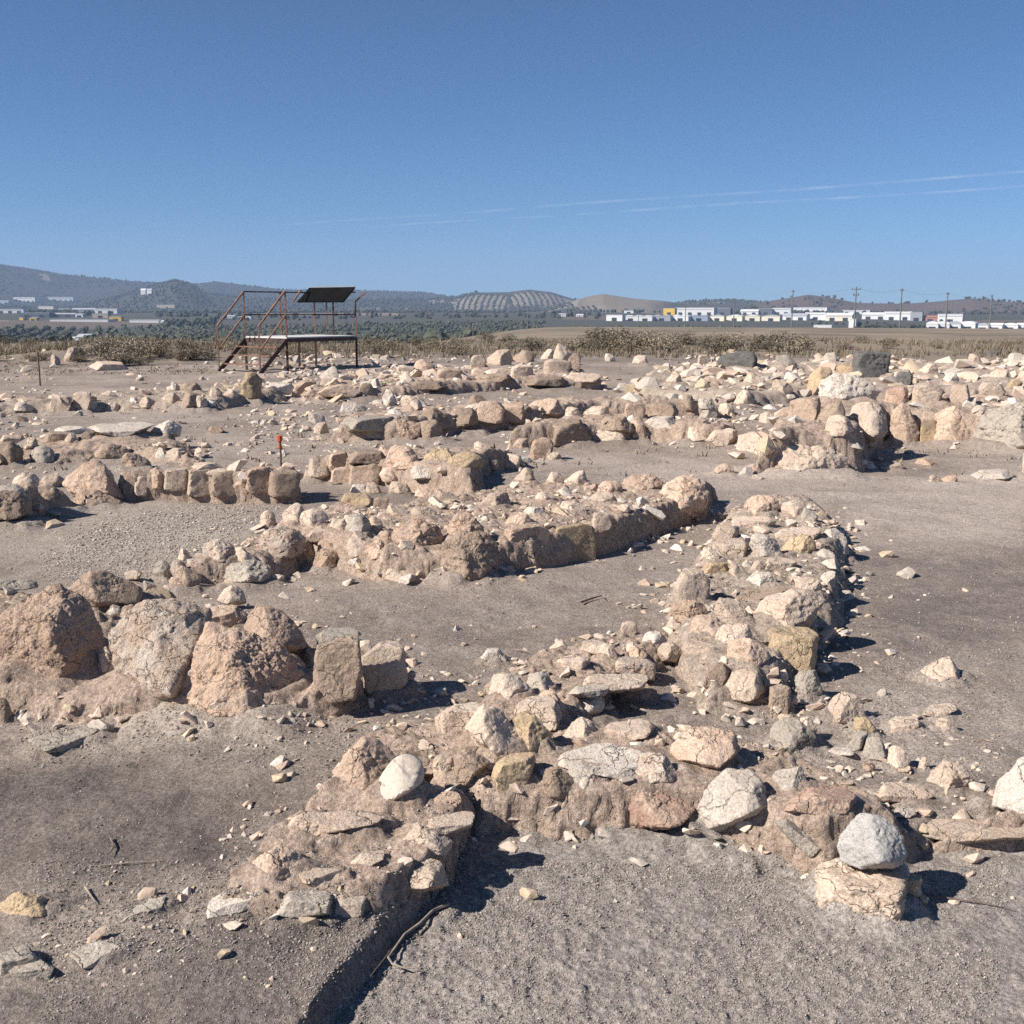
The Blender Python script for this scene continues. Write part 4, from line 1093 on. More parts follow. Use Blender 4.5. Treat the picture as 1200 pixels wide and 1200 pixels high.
def scatter(name, pts, sizes, mat, flat=(.45, 1.0), seed=1, nproto=24, sink=.25, tilt=.22):
    r = np.random.default_rng(seed)
    n = len(pts); P = chips(nproto, seed + 100)
    kk = r.integers(0, nproto, n); yaw = r.uniform(0, 6.283, n); fl = r.uniform(*flat, n)
    tx = r.normal(0, tilt, n); ty = r.normal(0, tilt, n)
    VV, FF, base = [], [], 0
    for k in range(nproto):
        m = np.nonzero(kk == k)[0]
        if len(m) == 0: continue
        X, F0 = P[k]
        X = X[None] * np.stack([np.ones(len(m)), np.ones(len(m)), fl[m]], 1)[:, None, :]
        x, y, z = X[..., 0], X[..., 1], X[..., 2]
        z = z + x * tx[m][:, None] + y * ty[m][:, None]
        c, s = np.cos(yaw[m])[:, None], np.sin(yaw[m])[:, None]
        V = np.stack([x * c - y * s, x * s + y * c, z], -1) * (sizes[m] / 2)[:, None, None] + pts[m][:, None, :]
        V[..., 2] += (sizes[m] * (.5 * fl[m] - sink * fl[m] * 1.3))[:, None]
        nv = X.shape[1]
        VV.append(V.reshape(-1, 3)); FF.append((F0[None] + (base + np.arange(len(m)) * nv)[:, None, None]).reshape(-1, 3)); base += len(m) * nv
    o = link_mesh(name, np.concatenate(VV), np.concatenate(FF), mat, smooth=False)
    tag(o, kind='stuff')
    return o


def rubble_mat(name, cols, val=(.7, 1.2)):
    m, nt, p = new_mat(name)
    g = N(nt, 'ShaderNodeNewGeometry')
    cr = N(nt, 'ShaderNodeValToRGB')
    el = cr.color_ramp.elements
    cr.color_ramp.interpolation = 'CONSTANT'
    for i, c in enumerate(cols):
        e = el[i] if i < 2 else el.new(i / len(cols))
        e.position = i / len(cols); e.color = (*c, 1)
    nt.links.new(g.outputs['Random Per Island'], cr.inputs[0])
    n = noise(nt, g.outputs['Position'], 45, 5, .65)
    c = mixc(nt, 1.0, cr.outputs[0], mixc(nt, ramp(nt, n, .3, .7), (val[0],) * 3, (val[1],) * 3), 'MULTIPLY')
    nt.links.new(c, p.inputs['Base Color']); p.inputs['Roughness'].default_value = .93
    b = N(nt, 'ShaderNodeBump'); b.inputs['Strength'].default_value = .6; b.inputs['Distance'].default_value = .008
    nt.links.new(n, b.inputs['Height']); nt.links.new(b.outputs[0], p.inputs['Normal'])
    return m


M_RUB = rubble_mat('loose_rubble', [(.61, .50, .40), (.57, .44, .345), (.55, .47, .39), (.65, .58, .50), (.51, .39, .30), (.59, .49, .395), (.46, .40, .34), (.51, .41, .29), (.60, .48, .38)])
M_GRAV = rubble_mat('soil_crumbs', [(.34, .295, .26), (.40, .355, .315), (.28, .24, .21), (.46, .41, .36), (.31, .27, .235), (.22, .185, .16)])
M_PALE = rubble_mat('pale_gravel', [(.46, .41, .35), (.41, .36, .305), (.54, .49, .43), (.35, .30, .255), (.48, .41, .34)])


def px_points(n, box, seed, zmax=None):
    """random ground points, even over a px box of the ground (dense near, thin far)"""
    r = np.random.default_rng(seed)
    u = r.uniform(box[0], box[1], n); v = r.uniform(box[2], box[3], n)
    dep = PITCH + np.arctan((v - 600) / F)
    y = EYE[2] / np.tan(dep); x = (u - 600) / F * y / math.cos(PITCH) * 1.0
    return x, y


def rubble():
    r = np.random.default_rng(21)
    P, Sz = [], []
    for i, w in enumerate(WALLS):
        poly = np.array(w['poly']); dist = math.hypot(*poly.mean(0))
        area = .5 * abs(np.dot(poly[:, 0], np.roll(poly[:, 1], 1)) - np.dot(poly[:, 1], np.roll(poly[:, 0], 1)))
        med = 0.0095 * dist if dist > 8 else 0.036
        n = int(min(1800, area / (med ** 2) * (.36 if dist > 9 else .42)))
        lo, hi = poly.min(0) - .3, poly.max(0) + .3
        x = r.uniform(lo[0], hi[0], n * 3); y = r.uniform(lo[1], hi[1], n * 3)
        s = sdist(w['poly'], x, y)
        m = (s > -r.exponential(.12 * max(1, dist / 9), n * 3)) & (abs(x) < .56 * y)
        x, y = x[m][:n], y[m][:n]
        k = fbm2(x / (med * 9), y / (med * 9), 3, 600 + i) > r.uniform(-.5, .35, len(x))
        x, y = x[k], y[k]
        sz = med * np.exp(r.normal(0, .62, len(x)))
        P.append(np.stack([x, y, HM(x, y)], 1)); Sz.append(np.clip(sz, .010, .022 * np.hypot(x, y)))
    # loose stones between the walls, thrown in low lines
    for (box, n, base) in (((0, 1200, 416, 470), 2000, .0045), ((0, 1200, 470, 530), 1300, .0045), ((0, 640, 425, 560), 1900, .0048), ((340, 900, 418, 520), 1500, .0054), ((720, 1200, 414, 475), 1500, .0060), ((330, 1200, 413, 478), 1700, .0062), ((560, 900, 478, 520), 500, .006), ((330, 1200, 413, 478), 1700, .0062), ((560, 900, 478, 520), 500, .006), ((820, 1200, 800, 950), 260, .007), ((380, 830, 740, 960), 300, .007),
                           ((560, 820, 560, 640), 260, .006), ((790, 1000, 590, 830), 260, .007), ((0, 1200, 530, 800), 110, .0035), ((0, 420, 690, 860), 90, .005), ((240, 560, 930, 1075), 160, .006), ((0, 300, 1030, 1160), 90, .005)):
        x, y = px_points(n, box, n + int(box[0]))
        g = fbm2(x / np.maximum(.9, .11 * y), y / np.maximum(.35, .045 * y), 3, 650) > r.uniform(-.3, .35, n)
        x, y = x[g], y[g]
        k = (y > 7) | (sdist(PIT, x, y) < -.02) | (r.random(len(x)) < .12); x, y = x[k], y[k]
        P.append(np.stack([x, y, HM(x, y)], 1)); Sz.append(base * .85 * np.hypot(x, y) * np.exp(r.normal(0, .6, len(x))).clip(.15, 2.0 if box[2] > 600 else 2.8))
    scatter('rubble', np.concatenate(P), np.concatenate(Sz), M_RUB, seed=5, flat=(.25, .85), sink=.32)
    # soil crumbs and pebbles
    P, Sz = [], []
    for (box, n, lo, hi) in (((-20, 1220, 690, 1230), 15000, .0011, .0042), ((330, 1220, 985, 1240), 40000, .0014, .0046), ((0, 420, 850, 900), 1800, .0012, .006), ((0, 330, 1010, 1130), 2600, .0015, .0065),
                             ((0, 560, 1060, 1240), 8000, .0012, .0050), ((0, 1200, 520, 700), 4200, .001, .0034), ((850, 1200, 760, 900), 2600, .0012, .0045), ((360, 1090, 860, 1060), 3500, .0013, .0065), ((240, 560, 930, 1080), 1800, .0013, .006)):
        x, y = px_points(n, box, n + 3)
        k = fbm2(x / .25, y / .25, 3, 660) > r.uniform(-.7, .25, n); x, y = x[k], y[k]
        P.append(np.stack([x, y, HM(x, y)], 1)); Sz.append(np.hypot(x, y) * (lo + (hi - lo) * r.beta(1.0, 5.5, len(x))))
    # clods fallen along the cut edge of the pit
    for (a, b) in zip(PIT[:5], PIT[1:6]):
        n = int(260 * math.hypot(a[0] - b[0], a[1] - b[1]))
        t = r.random(n); off = r.normal(.01, .022, n)
        dx, dy = b[0] - a[0], b[1] - a[1]; L = math.hypot(dx, dy)
        x = a[0] + dx * t - dy / L * off * -1; y = a[1] + dy * t + dx / L * off * -1
        P.append(np.stack([x, y, HM(x, y)], 1)); Sz.append(.006 + .026 * r.beta(1, 4, n))
    scatter('gravel', np.concatenate(P), np.concatenate(Sz), M_GRAV, seed=8, flat=(.35, .9), sink=.2)
    x, y = px_points(9000, (40, 345, 580, 690), 12)
    s = sdist(PATCH['gravel'], x, y) + .16 * fbm2(x / .3, y / .3, 3, 661)
    m = s > .10 - r.exponential(.12, len(x)); x, y = x[m], y[m]
    scatter('gravel', np.stack([x, y, HM(x, y)], 1), np.hypot(x, y) * (.0011 + .0026 * r.beta(1.2, 3, len(x))), M_PALE, seed=9, flat=(.3, .8), sink=.2)


rubble()

# ------------------------------------------------------------------ the viewing platform
M_RUST = plain('rusty_painted_steel', (.22, .125, .092), .8, .35, 9)
M_RUSTD = plain('dark_rusty_steel', (.07, .047, .042), .75, .35, 9)
M_DECK = plain('pale_deck_sheet', (.62, .60, .57), .6, .08, 3)
M_PANEL = plain('black_panel_face', (.007, .007, .008), .75, .2, 3)
M_PRIM = plain('grey_panel_rim', (.25, .25, .25), .5, .1, 5)


M_PANEL.node_tree.nodes['Principled BSDF'].inputs['Specular IOR Level'].default_value = .03


def platform():
    A = np.array([-5.80, 28.6]); Cc = np.array([-7.10, 29.6]); ab = np.array([.605, .797]) * 2.5
    Bb = A + ab; Dd = Cc + ab
    zd, zr = .87, 2.05
    root = empty('viewing_platform', (A[0], A[1], 0))
    tag(root, 'rusty steel viewing platform with stairs, railings and a sloped black board', 'platform')
    Lc = lambda p, z: (p[0] - A[0], p[1] - A[1], z)
    gz = lambda p: float(ground0(np.array([p[0]]), np.array([p[1]]))[0]) - .03
    mid = lambda p, q, t: p + (q - p) * t
    # deck
    d = MB(); e = [A, Bb, Dd, Cc]
    d.add([Lc(p, zd - .02) for p in e] + [Lc(p, zd + .015) for p in e], [(3, 2, 1, 0), (4, 5, 6, 7), (0, 1, 5, 4), (1, 2, 6, 5), (2, 3, 7, 6), (3, 0, 4, 7)])
    d.build('deck', M_DECK, root)
    for p, q in ((A, Bb), (Bb, Dd), (Dd, Cc), (Cc, A)):
        MB().bar(Lc(p, zd - .07), Lc(q, zd - .07), .05, .09).build('deck_beam', M_RUSTD, root)
    for p in (A, Bb, Dd, Cc, mid(A, Bb, .5)):
        if p is not e[0] and np.allclose(p, mid(A, Bb, .5)): continue
        MB().bar(Lc(p, gz(p)), Lc(p, zd - .12), .055).box(tuple(np.array(Lc(p, gz(p))) + (-.08, -.08, 0)), tuple(np.array(Lc(p, gz(p))) + (.08, .08, .03))).build('leg', M_RUSTD, root)
    p = mid(Cc, Dd, .75)
    MB().bar(Lc(p, gz(p)), Lc(p, zd - .12), .06).build('leg', M_RUSTD, root)
    posts = [A, Cc, mid(Cc, Dd, .5), Dd, mid(Dd, Bb, .5), Bb]
    for p in posts[:4] + posts[5:]:
        top = zr - (.25 if p is Bb else 0)
        b = MB().bar(Lc(p, zd + .015), Lc(p, top), .038)
        if p is Bb:
            q = p + np.array([.30, -.0]); b.bar(Lc(p, top), Lc(q, zr), .038)
        b.build('railing_post', M_RUST, root)
    for z, w in ((zr, .034), (zd + .58, .03)):
        for p, q in ((Cc, Dd), (Dd, Bb)):
            MB().bar(Lc(p, z), Lc(q, z), w).build('railing', M_RUSTD, root)
    MB().bar(Lc(Bb, zd + .58), Lc(mid(A, Bb, .35), zd + .58), .03).build('railing', M_RUSTD, root)
    MB().bar(Lc(mid(A, Bb, .22), zr + .03), Lc(mid(A, Bb, .10), zr - .28), .034).build('brace', M_RUST, root)
    # stairs
    run = np.array([-.605, -.797]) * .92
    for p in (A, Cc):
        q = p + run
        MB().bar(Lc(p, zd - .06), Lc(q, gz(q) + .02), .045, .11).build('stringer', M_RUSTD, root)
        lp = p + run * .98
        MB().bar(Lc(lp, gz(lp)), Lc(lp, 1.17), .034).build('stair_post', M_RUST, root)
        MB().bar(Lc(p, zr), Lc(lp, 1.17), .038).build('handrail', M_RUST, root)
        MB().bar(Lc(p, zd + .58), Lc(lp, .55), .03).build('handrail', M_RUST, root)
    for k in range(1, 4):
        t = k / 4 + .02
        p = A + run * t; q = Cc + run * t; z = zd * (1 - t) - .02
        m = MB(); off = run / np.linalg.norm(run) * .11
        for a, b in (((p, z), (q, z)),):
            m.add([Lc(p - off, z), Lc(p + off, z), Lc(q + off, z), Lc(q - off, z), Lc(p - off, z + .025), Lc(p + off, z + .025), Lc(q + off, z + .025), Lc(q - off, z + .025)],
                  [(3, 2, 1, 0), (4, 5, 6, 7), (0, 1, 5, 4), (1, 2, 6, 5), (2, 3, 7, 6), (3, 0, 4, 7)])
        m.build('stair_tread', M_RUST, root)
    # sloped board along the far edge, with its two legs
    inn = np.array([-.605, -.797]) * .46
    t0, t1 = -.12, 1.0
    P = [mid(Dd, Bb, t0) + inn, mid(Dd, Bb, t1) + inn, mid(Dd, Bb, t1), mid(Dd, Bb, t0)]
    zz = [1.80, 1.80, 2.19, 2.19]
    bd = MB(); up = np.array([.38, .50, -.77]) * .035
    V = [np.array(Lc(P[i], zz[i])) for i in range(4)]
    bd.add(V + [v + up for v in V], [(0, 1, 2, 3), (7, 6, 5, 4), (1, 0, 4, 5), (2, 1, 5, 6), (3, 2, 6, 7), (0, 3, 7, 4)])
    board = bd.build('board', M_PANEL, root)
    MB().bar(V[3] + (0, 0, .02), V[2] + (0, 0, .02), .025).build('rim', M_PRIM, board)
    for t in (.42, .58):
        p = mid(Dd, Bb, t) + inn * .4
        MB().bar(Lc(p, zd + .015), Lc(p, 1.93), .038).build('board_leg', M_RUSTD if t > .5 else M_RUST, root)


platform()


# ------------------------------------------------------------------ stakes, twigs, poles and wires
def tz(x, y):
    return float(H(np.array([float(x)]), np.array([float(y)]))[0])


M_WOOD = plain('weathered_wood', (.16, .125, .10), .9, .3, 20)
M_ORANGE = plain('orange_paint', (.50, .11, .045), .6, .15, 20)
M_CONC = plain('pole_grey', (.17, .16, .15), .85, .15, 2)
M_TWIG = plain('dry_twig', (.30, .25, .20), .9, .3, 30)
M_TWIGD = plain('dark_root', (.15, .115, .095), .9, .35, 30)


def stake(u, vb, vt, label, w=.02, cap=False, mat=M_WOOD):
    B = cast(u, vb)
    t = (B - EYE) @ FWD
    h = (vb - vt) * t / F
    root = empty('marker_stake' if cap else 'wooden_stake', B)
    tag(root, label, 'stake')
    MB().tube([(0, 0, -.1), (.004, 0, h * .5), (0, .003, h)], [w / 2 * 1.1, w / 2, w / 2 * .9], 6).build('shaft', mat, root, smooth=True)
    if cap:
        MB().tube([(0, 0, h - .055), (0, 0, h - .05), (0, 0, h - .005), (0, 0, h)], [.012, .024, .026, .015], 8).build('cap', M_ORANGE, root, smooth=True)
        MB().tube([(0, 0, h - .11), (0, 0, h - .078)], [w * .8, w * .8], 6).build('collar', M_ORANGE, root, smooth=True)
    else:
        MB().tube([(0, 0, h - .01), (.006, 0, h + .02)], [w / 2 * .9, w / 5], 5).build('tip', mat, root, smooth=True)


stake(329, 549, 510, 'thin stake with an orange cap beside the brown end block', .02, True, M_TWIGD)
stake(47, 452, 413, 'thin wooden stake standing alone left of the scrub mound', .035)
stake(773, 414, 402, 'short wooden stake at the scrub edge right of the far pile', .04)
stake(975, 412, 402, 'short stake beside the tall dark grey block', .03)
stake(901, 425, 410, 'thin stake right of the wedge-shaped dark block', .025)


def twig(pts, rad, label, mat=M_TWIG, name='twig', lift=.01):
    Q = []
    for (u, v) in pts:
        B = cast(u, v); Q.append((B[0], B[1], B[2] + lift))
    k = len(Q); b = np.array(Q[0])
    jit = random.Random(int(pts[0][0] * 7))
    R = [rad * (1 - .65 * i / (k - 1)) for i in range(k)]
    o = MB().tube([tuple(np.array(q) - b) for q in Q], R, 6).build(name, mat, None, b, smooth=True)
    tag(o, label, 'twig')


twig([(526, 1067), (508, 1074), (492, 1090), (474, 1103), (462, 1120), (455, 1130), (460, 1138), (475, 1143), (492, 1142)], .005, 'curled grey root lying along the shaded pit edge', M_TWIG, 'root', .02)
twig([(521, 1066), (500, 1078), (478, 1093), (462, 1112), (450, 1130), (434, 1150)], .0042, 'straighter dark root beside the curled root at the pit edge', M_TWIGD, 'root', .014)
twig([(460, 853), (464, 848), (485, 851), (508, 857)], .004, 'pale bent twig beside the squared peach-cream block')
twig([(100, 1043), (106, 1052), (112, 1061)], .004, 'pale forked twig in the heap of dry clods')
twig([(130, 985), (134, 996), (127, 1005)], .004, 'dark twig standing on the dark terrace', M_TWIGD)
twig([(680, 708), (694, 703), (705, 700), (708, 704)], .006, 'dark twig lying on the bare court floor', M_TWIGD)
twig([(601, 763), (612, 764), (624, 768)], .003, 'pale straw beside the lone white court stone')
twig([(990, 743), (995, 752), (1000, 761)], .004, 'thin twig beside the ochre spine block')
twig([(355, 902), (345, 900)], .003, 'tiny pale straw below the boulder bank')
twig([(118, 1018), (150, 1015), (190, 1012)], .003, 'long dry straw across the heap of clods')
twig([(1040, 1045), (1150, 1062), (1190, 1070)], .003, 'thin dark straw past the granite boulder shadow', M_TWIGD)
twig([(352, 660), (356, 652), (358, 645)], .006, 'pale stick in the hollow of the curving row')
twig([(222, 685), (240, 687), (256, 688)], .006, 'pale stick lying at the edge of the court')

POLES = [(494, 393, 381), (555, 390, 372), (618, 390.5, 358), (687, 388, 359), (746, 385, 360), (800, 387, 352), (856, 386, 350), (923, 385, 341), (995.5, 393, 338), (1048, 392, 340), (1101, 393, 344), (1152, 390, 347)]
PTOP = []
for i, (u, vb, vt) in enumerate(POLES):
    d = min(max(9.0 * F / (vb - vt), 175), 420)
    if u < 600: d = 400
    y = d; x = (u - 600) / F * y * (1 / math.cos(PITCH)) * .985
    x = (u - 600) * y / F
    z0 = tz(x, y)
    ztop = EYE[2] + (HORIZON - vt) / F * math.hypot(x, y)
    h = ztop - z0
    lat = i in (2, 8)
    root = empty('utility_pole', (x, y, z0))
    place = ['leftmost of the line, right of the viewing platform', 'second of the line, far beyond the scrub', 'with a short crossarm above the far pile', 'just past the crossarm pole', 'in front of the white sheds', 'before the yellow warehouse',
             'before the pale gabled sheds', 'rising above the hill before the warehouses', 'tallest, carrying insulators, near the dark blocks', 'right of the insulator pole', 'before the white depot', 'last of the line at the right edge'][i]
    tag(root, 'grey utility pole ' + place, 'pole', 'power line poles')
    MB().tube([(0, 0, -.5), (0, 0, h)], [.17, .10], 8).build('shaft', M_CONC, root, smooth=True)
    aw = .9 if lat else .28
    arm = MB().bar((-aw, 0, h - .5), (aw, 0, h - .5), .1)
    if i == 8: arm.bar((-.5, 0, h - 1.6), (.5, 0, h - 1.6), .1)
    a = arm.build('crossarm', M_CONC, root)
    ins = MB()
    for k in (-aw * .9, 0, aw * .9): ins.tube([(k, 0, h - .45), (k, 0, h - .2)], [.09, .06], 6)
    if i == 8:
        for k in (-.45, .45): ins.tube([(k, 0, h - 1.55), (k, 0, h - 1.2)], [.14, .1], 6)
    ins.build('insulator', M_CONC, a)
    PTOP.append((x, y, z0 + h - .2))
for i in range(len(PTOP) - 1):
    a, b = np.array(PTOP[i]), np.array(PTOP[i + 1])
    if np.hypot(*(a - b)[:2]) > 240: continue
    pts = [tuple(a + (b - a) * t - np.array([0, 0, 4 * .7 * t * (1 - t)]) - a) for t in np.linspace(0, 1, 9)]
    o = MB().tube(pts, [.012] * 9, 4).build('overhead_wire', M_CONC, None, a)
    tag(o, 'thin sagging wire between two neighbouring power line poles', 'wire', 'wires of the power line')

# ------------------------------------------------------------------ buildings in the valley
BM = {k: plain('wall_' + k, c, .8, .06, .3) for k, c in {'white': (.68, .68, .67), 'cream': (.74, .68, .54), 'grey': (.33, .35, .38), 'dark': (.12, .13, .15), 'yellow': (.62, .42, .06), 'red': (.36, .16, .13), 'blue': (.30, .36, .45), 'tan': (.42, .36, .28)}.items()}
M_WIN = plain('dark_opening', (.04, .045, .055), .4, .2, 1)
M_ROOFG = plain('roof_sheet_grey', (.40, .42, .45), .6, .08, .4)
M_ROOFW = plain('roof_sheet_white', (.74, .74, .73), .6, .05, .4)
M_TILE = plain('roof_tile', (.32, .17, .12), .8, .15, .6)


def building(u0, u1, v0, v1, wallc, roof, label, d=None, n=1, name='warehouse', windows=True, roofm=None, dep=None):
    uc = (u0 + u1) / 2
    B = cast(uc, v1)
    if B is not None and 600 < B[1] < 4200: d = float(B[1]) - 6
    y = d; x = (uc - 600) * y / F
    zb = tz(x, y) ; zv = EYE[2] - (v1 - HORIZON) / F * d
    w = (u1 - u0) / F * d; h = max(2.5, (v1 - v0) / F * d)
    z0 = min(zb, zv) - .5; h = EYE[2] - (v0 - HORIZON) / F * d - z0
    dp = dep or max(8, min(.5 * w, 22))
    root = empty(name, (x, y, z0), math.atan2(-x, y) * .6 - .32 - .12 * math.sin(uc))
    tag(root, label, 'house' if name in ('farmhouse', 'house') else 'warehouse', None)
    eave = h if roof == 'flat' else h * (.80 if roof == 'gable' else .72)
    X, Y = w / 2, dp
    MB().box((-X, 0, 0), (X, Y, eave)).build('wall', BM[wallc], root)
    rm = roofm or (M_ROOFG if (wallc not in ('white', 'cream') or int(u0 * 7) % 3 == 0) else M_ROOFW)
    m = MB()
    if roof == 'flat':
        m.box((-X - .2, -.2, eave), (X + .2, Y + .2, eave + .5))
    elif roof == 'barrel':
        k = 10; V = []
        for yy in (-.2, Y + .2):
            for j in range(k + 1):
                t = math.pi * j / k; V.append((-math.cos(t) * (X + .2), yy, eave + math.sin(t) * (h - eave)))
        m.add(V, [(j, j + 1, k + 1 + j + 1, k + 1 + j) for j in range(k)] + [tuple(range(k + 1)), tuple(range(2 * k + 1, k, -1))])
    elif roof == 'ridge':
        m.add([(-X - .3, -.4, eave), (X + .3, -.4, eave), (X + .3, Y + .4, eave), (-X - .3, Y + .4, eave), (-X - .3, Y / 2, h), (X + .3, Y / 2, h)], [(0, 1, 5, 4), (2, 3, 4, 5), (1, 2, 5), (3, 0, 4), (3, 2, 1, 0)])
    else:
        step = w / n
        for j in range(n):
            a, b = -X + j * step, -X + (j + 1) * step
            m.add([(a, -.3, eave), (b, -.3, eave), (b, Y, eave), (a, Y, eave), ((a + b) / 2, -.3, h), ((a + b) / 2, Y, h)], [(0, 1, 4), (2, 3, 5), (1, 2, 5, 4), (3, 0, 4, 5), (3, 2, 1, 0)])
    m.build('roof', rm, root)
    if windows:
        if name in ('farmhouse', 'house'):
            for k in (-.5, .45): MB().box((X * k - .5, -.05, 1.0), (X * k + .5, .1, 2.2)).build('window', M_WIN, root)
            MB().box((-.5, -.05, .4), (.5, .1, 2.3)).build('door', M_WIN, root)
        else:
            nb = max(1, int(w / 14))
            for j in range(nb):
                c = -X + (j + .5) * w / nb
                MB().box((c - min(3, w / nb * .3), -.06, 0), (c + min(3, w / nb * .3), .1, min(eave * .62, 4.5))).build('door', M_WIN, root)
            if eave > 6 and w > 25: MB().box((-X * .92, -.07, eave * .74), (X * .92, .1, eave * .84)).build('window_band', BM['grey'], root)


bld = building
bld(708, 728, 369, 376, 'white', 'flat', 'white shed at the left end of the warehouse row', 1150)
bld(728, 762, 369, 376, 'white', 'gable', 'long white shed with three low gables, second in the row', 1150, 3)
bld(762, 783, 368.5, 376, 'grey', 'gable', 'pale grey double-gabled shed below the yellow warehouse', 1150, 2)
bld(774, 788, 361.5, 369, 'yellow', 'flat', 'bright yellow warehouse at the near end of a long white hall', 1400)
bld(788, 833, 361, 369, 'white', 'flat', 'long white hall joined to the yellow warehouse', 1405)
bld(833, 852, 361.5, 369, 'dark', 'flat', 'dark grey hall at the end of the long white hall', 1400)
bld(784, 804, 368.5, 376, 'white', 'gable', 'white shed with two gables under the long white hall', 1150, 2)
bld(805, 826, 368.5, 376, 'blue', 'gable', 'bluish shed with two gables beside the cream gables', 1150, 2)
bld(828, 845, 368.5, 376, 'cream', 'gable', 'first cream gabled shed right of the bluish shed', 1150)
bld(847, 866, 368.5, 376, 'cream', 'gable', 'second cream gabled shed, behind a leaning pole', 1150)
bld(868, 886, 368.5, 376, 'cream', 'gable', 'third cream gabled shed from the bluish shed', 1150)
bld(888, 909, 368.5, 376, 'cream', 'gable', 'last cream gabled shed before the white blocks', 1150)
bld(863, 884, 362.5, 368.5, 'white', 'ridge', 'white hall above the third cream gabled shed', 1420)
bld(884, 900, 362, 368.5, 'dark', 'flat', 'dark hall above the last cream gabled shed', 1420)
bld(900, 921, 361, 368.5, 'white', 'flat', 'tall white hall left of the highest pole', 1430)
bld(924, 963, 360.5, 366, 'white', 'flat', 'long white hall on the rise behind the warehouses', 1700)
bld(912, 940, 367, 375, 'white', 'ridge', 'white factory with a ridged roof beside the cream sheds', 1160)
bld(938, 962, 366.5, 375, 'white', 'flat', 'white factory left of the insulator pole', 1180)
bld(962, 992, 366.5, 376, 'cream', 'ridge', 'cream factory just left of the insulator pole', 1170, roofm=M_ROOFW)
bld(981, 1012, 363.5, 368, 'white', 'flat', 'low white hall behind the insulator pole', 1500)
bld(989, 997, 374, 385, 'white', 'flat', 'small white tower block by the foot of the insulator pole', 900, name='house')
bld(1004, 1032, 366, 374, 'white', 'ridge', 'big white warehouse right of the insulator pole', 1190)
bld(1030, 1061, 365.5, 375, 'white', 'flat', 'longest white warehouse with a flat roof, beside the grey hall', 1200)
bld(1060, 1073, 366, 376, 'grey', 'flat', 'grey hall at the end of the longest white warehouse', 1210)
bld(1073, 1092, 369.5, 376, 'red', 'ridge', 'low reddish shed beside the grey hall', 1200, roofm=M_TILE)
bld(1092, 1119, 368, 378, 'white', 'flat', 'white block with a grey upper band, set before the brown hill', 1120)
for j, (a, b) in enumerate(((1079, 1092), (1091, 1105), (1104, 1118), (1118, 1135))):
    bld(a, b, 376, 385.5, 'white', 'barrel', ['first', 'second', 'third', 'last and largest'][j] + ' round-roofed white depot, counted away from the reddish shed', 930)
for j, (a, b) in enumerate(((1137, 1150), (1150, 1166), (1166, 1184), (1183, 1206))):
    bld(a, b, 378, 386.5, 'white', 'ridge' if j % 2 else 'barrel', ['small round-roofed', 'low ridged', 'wider round-roofed', 'long ridged'][j] + ' white shed in the row past the round depots', 940)
bld(949, 969, 381, 384.5, 'white', 'flat', 'low white shelter below the white factory', 880)
bld(654, 662, 367, 371, 'white', 'ridge', 'small white farmhouse under the striped hill', 1500, name='farmhouse')
bld(674, 682, 368, 371, 'white', 'ridge', 'small pale farmhouse right of the striped hill farmhouse', 1500, name='farmhouse')
bld(729, 740, 364, 367, 'white', 'flat', 'thin white hall behind the left end of the warehouse row', 1800)
# town at the left
bld(25, 52, 349, 354, 'white', 'flat', 'upper white hall nearest the left edge of the far town', 2300)
bld(66, 95, 348.5, 353, 'white', 'flat', 'upper long white hall of the far town', 2300)
bld(0, 20, 352.5, 356, 'white', 'ridge', 'white hall at the left edge of the far town', 2250)
bld(54, 72, 359, 364, 'cream', 'flat', 'cream hall in the middle of the far town', 1750)
bld(-5, 37, 362.5, 367, 'white', 'flat', 'long white hall at the left edge of the far town', 1700)
bld(76, 92, 361.5, 366, 'grey', 'flat', 'small grey hall right of the cream hall', 1750)
bld(92, 118, 361, 367, 'blue', 'ridge', 'bluish hall in the far town', 1720)
bld(118, 145, 362, 367.5, 'white', 'flat', 'white hall at the right end of the far town', 1720)
bld(32, 66, 366.5, 372, 'dark', 'flat', 'dark long shed in front of the far town', 1550)
bld(66, 95, 366.5, 371.5, 'dark', 'ridge', 'dark ridged shed beside the pale little shed', 1550)
bld(96, 105, 366.5, 371.5, 'white', 'gable', 'little white shed in front of the far town', 1540)
bld(116, 134, 367.5, 372.5, 'tan', 'flat', 'tan shed in front of the far town', 1500)
bld(135, 149, 371, 376, 'yellow', 'flat', 'yellowish shed at the near edge of the far town', 1400)
bld(31, 36, 372, 375, 'yellow', 'flat', 'tiny yellow hut before the dark long shed', 1400, windows=False)
bld(43, 51, 371, 375.5, 'yellow', 'gable', 'small yellow gabled hut before the dark long shed', 1400)
bld(66, 134, 374.3, 376.8, 'white', 'flat', 'long low pale wall of sheds before the far town', 1380, windows=False)
bld(158, 192, 375, 378, 'white', 'flat', 'low white greenhouse shed right of the far town', 1350, windows=False)
bld(194, 201, 375, 378.3, 'white', 'ridge', 'tiny white shed beside the low white greenhouse', 1350)
bld(173, 179, 339, 343, 'white', 'ridge', 'white hillside house, left of a pair', 3000, name='house', windows=False)
bld(180, 186, 339, 343, 'white', 'ridge', 'white hillside house, right of a pair', 3000, name='house', windows=False)
bld(77, 89, 394, 400, 'white', 'ridge', 'small white farmhouse beyond the scrub mound', 520, name='farmhouse')
bld(94, 110, 390.5, 400, 'white', 'ridge', 'larger white farmhouse with a grey roof beyond the scrub mound', 520, name='farmhouse', roofm=M_ROOFG, dep=7)
bld(270, 280, 369, 373, 'white', 'ridge', 'small white farmhouse seen through the platform railings', 1300, name='farmhouse')
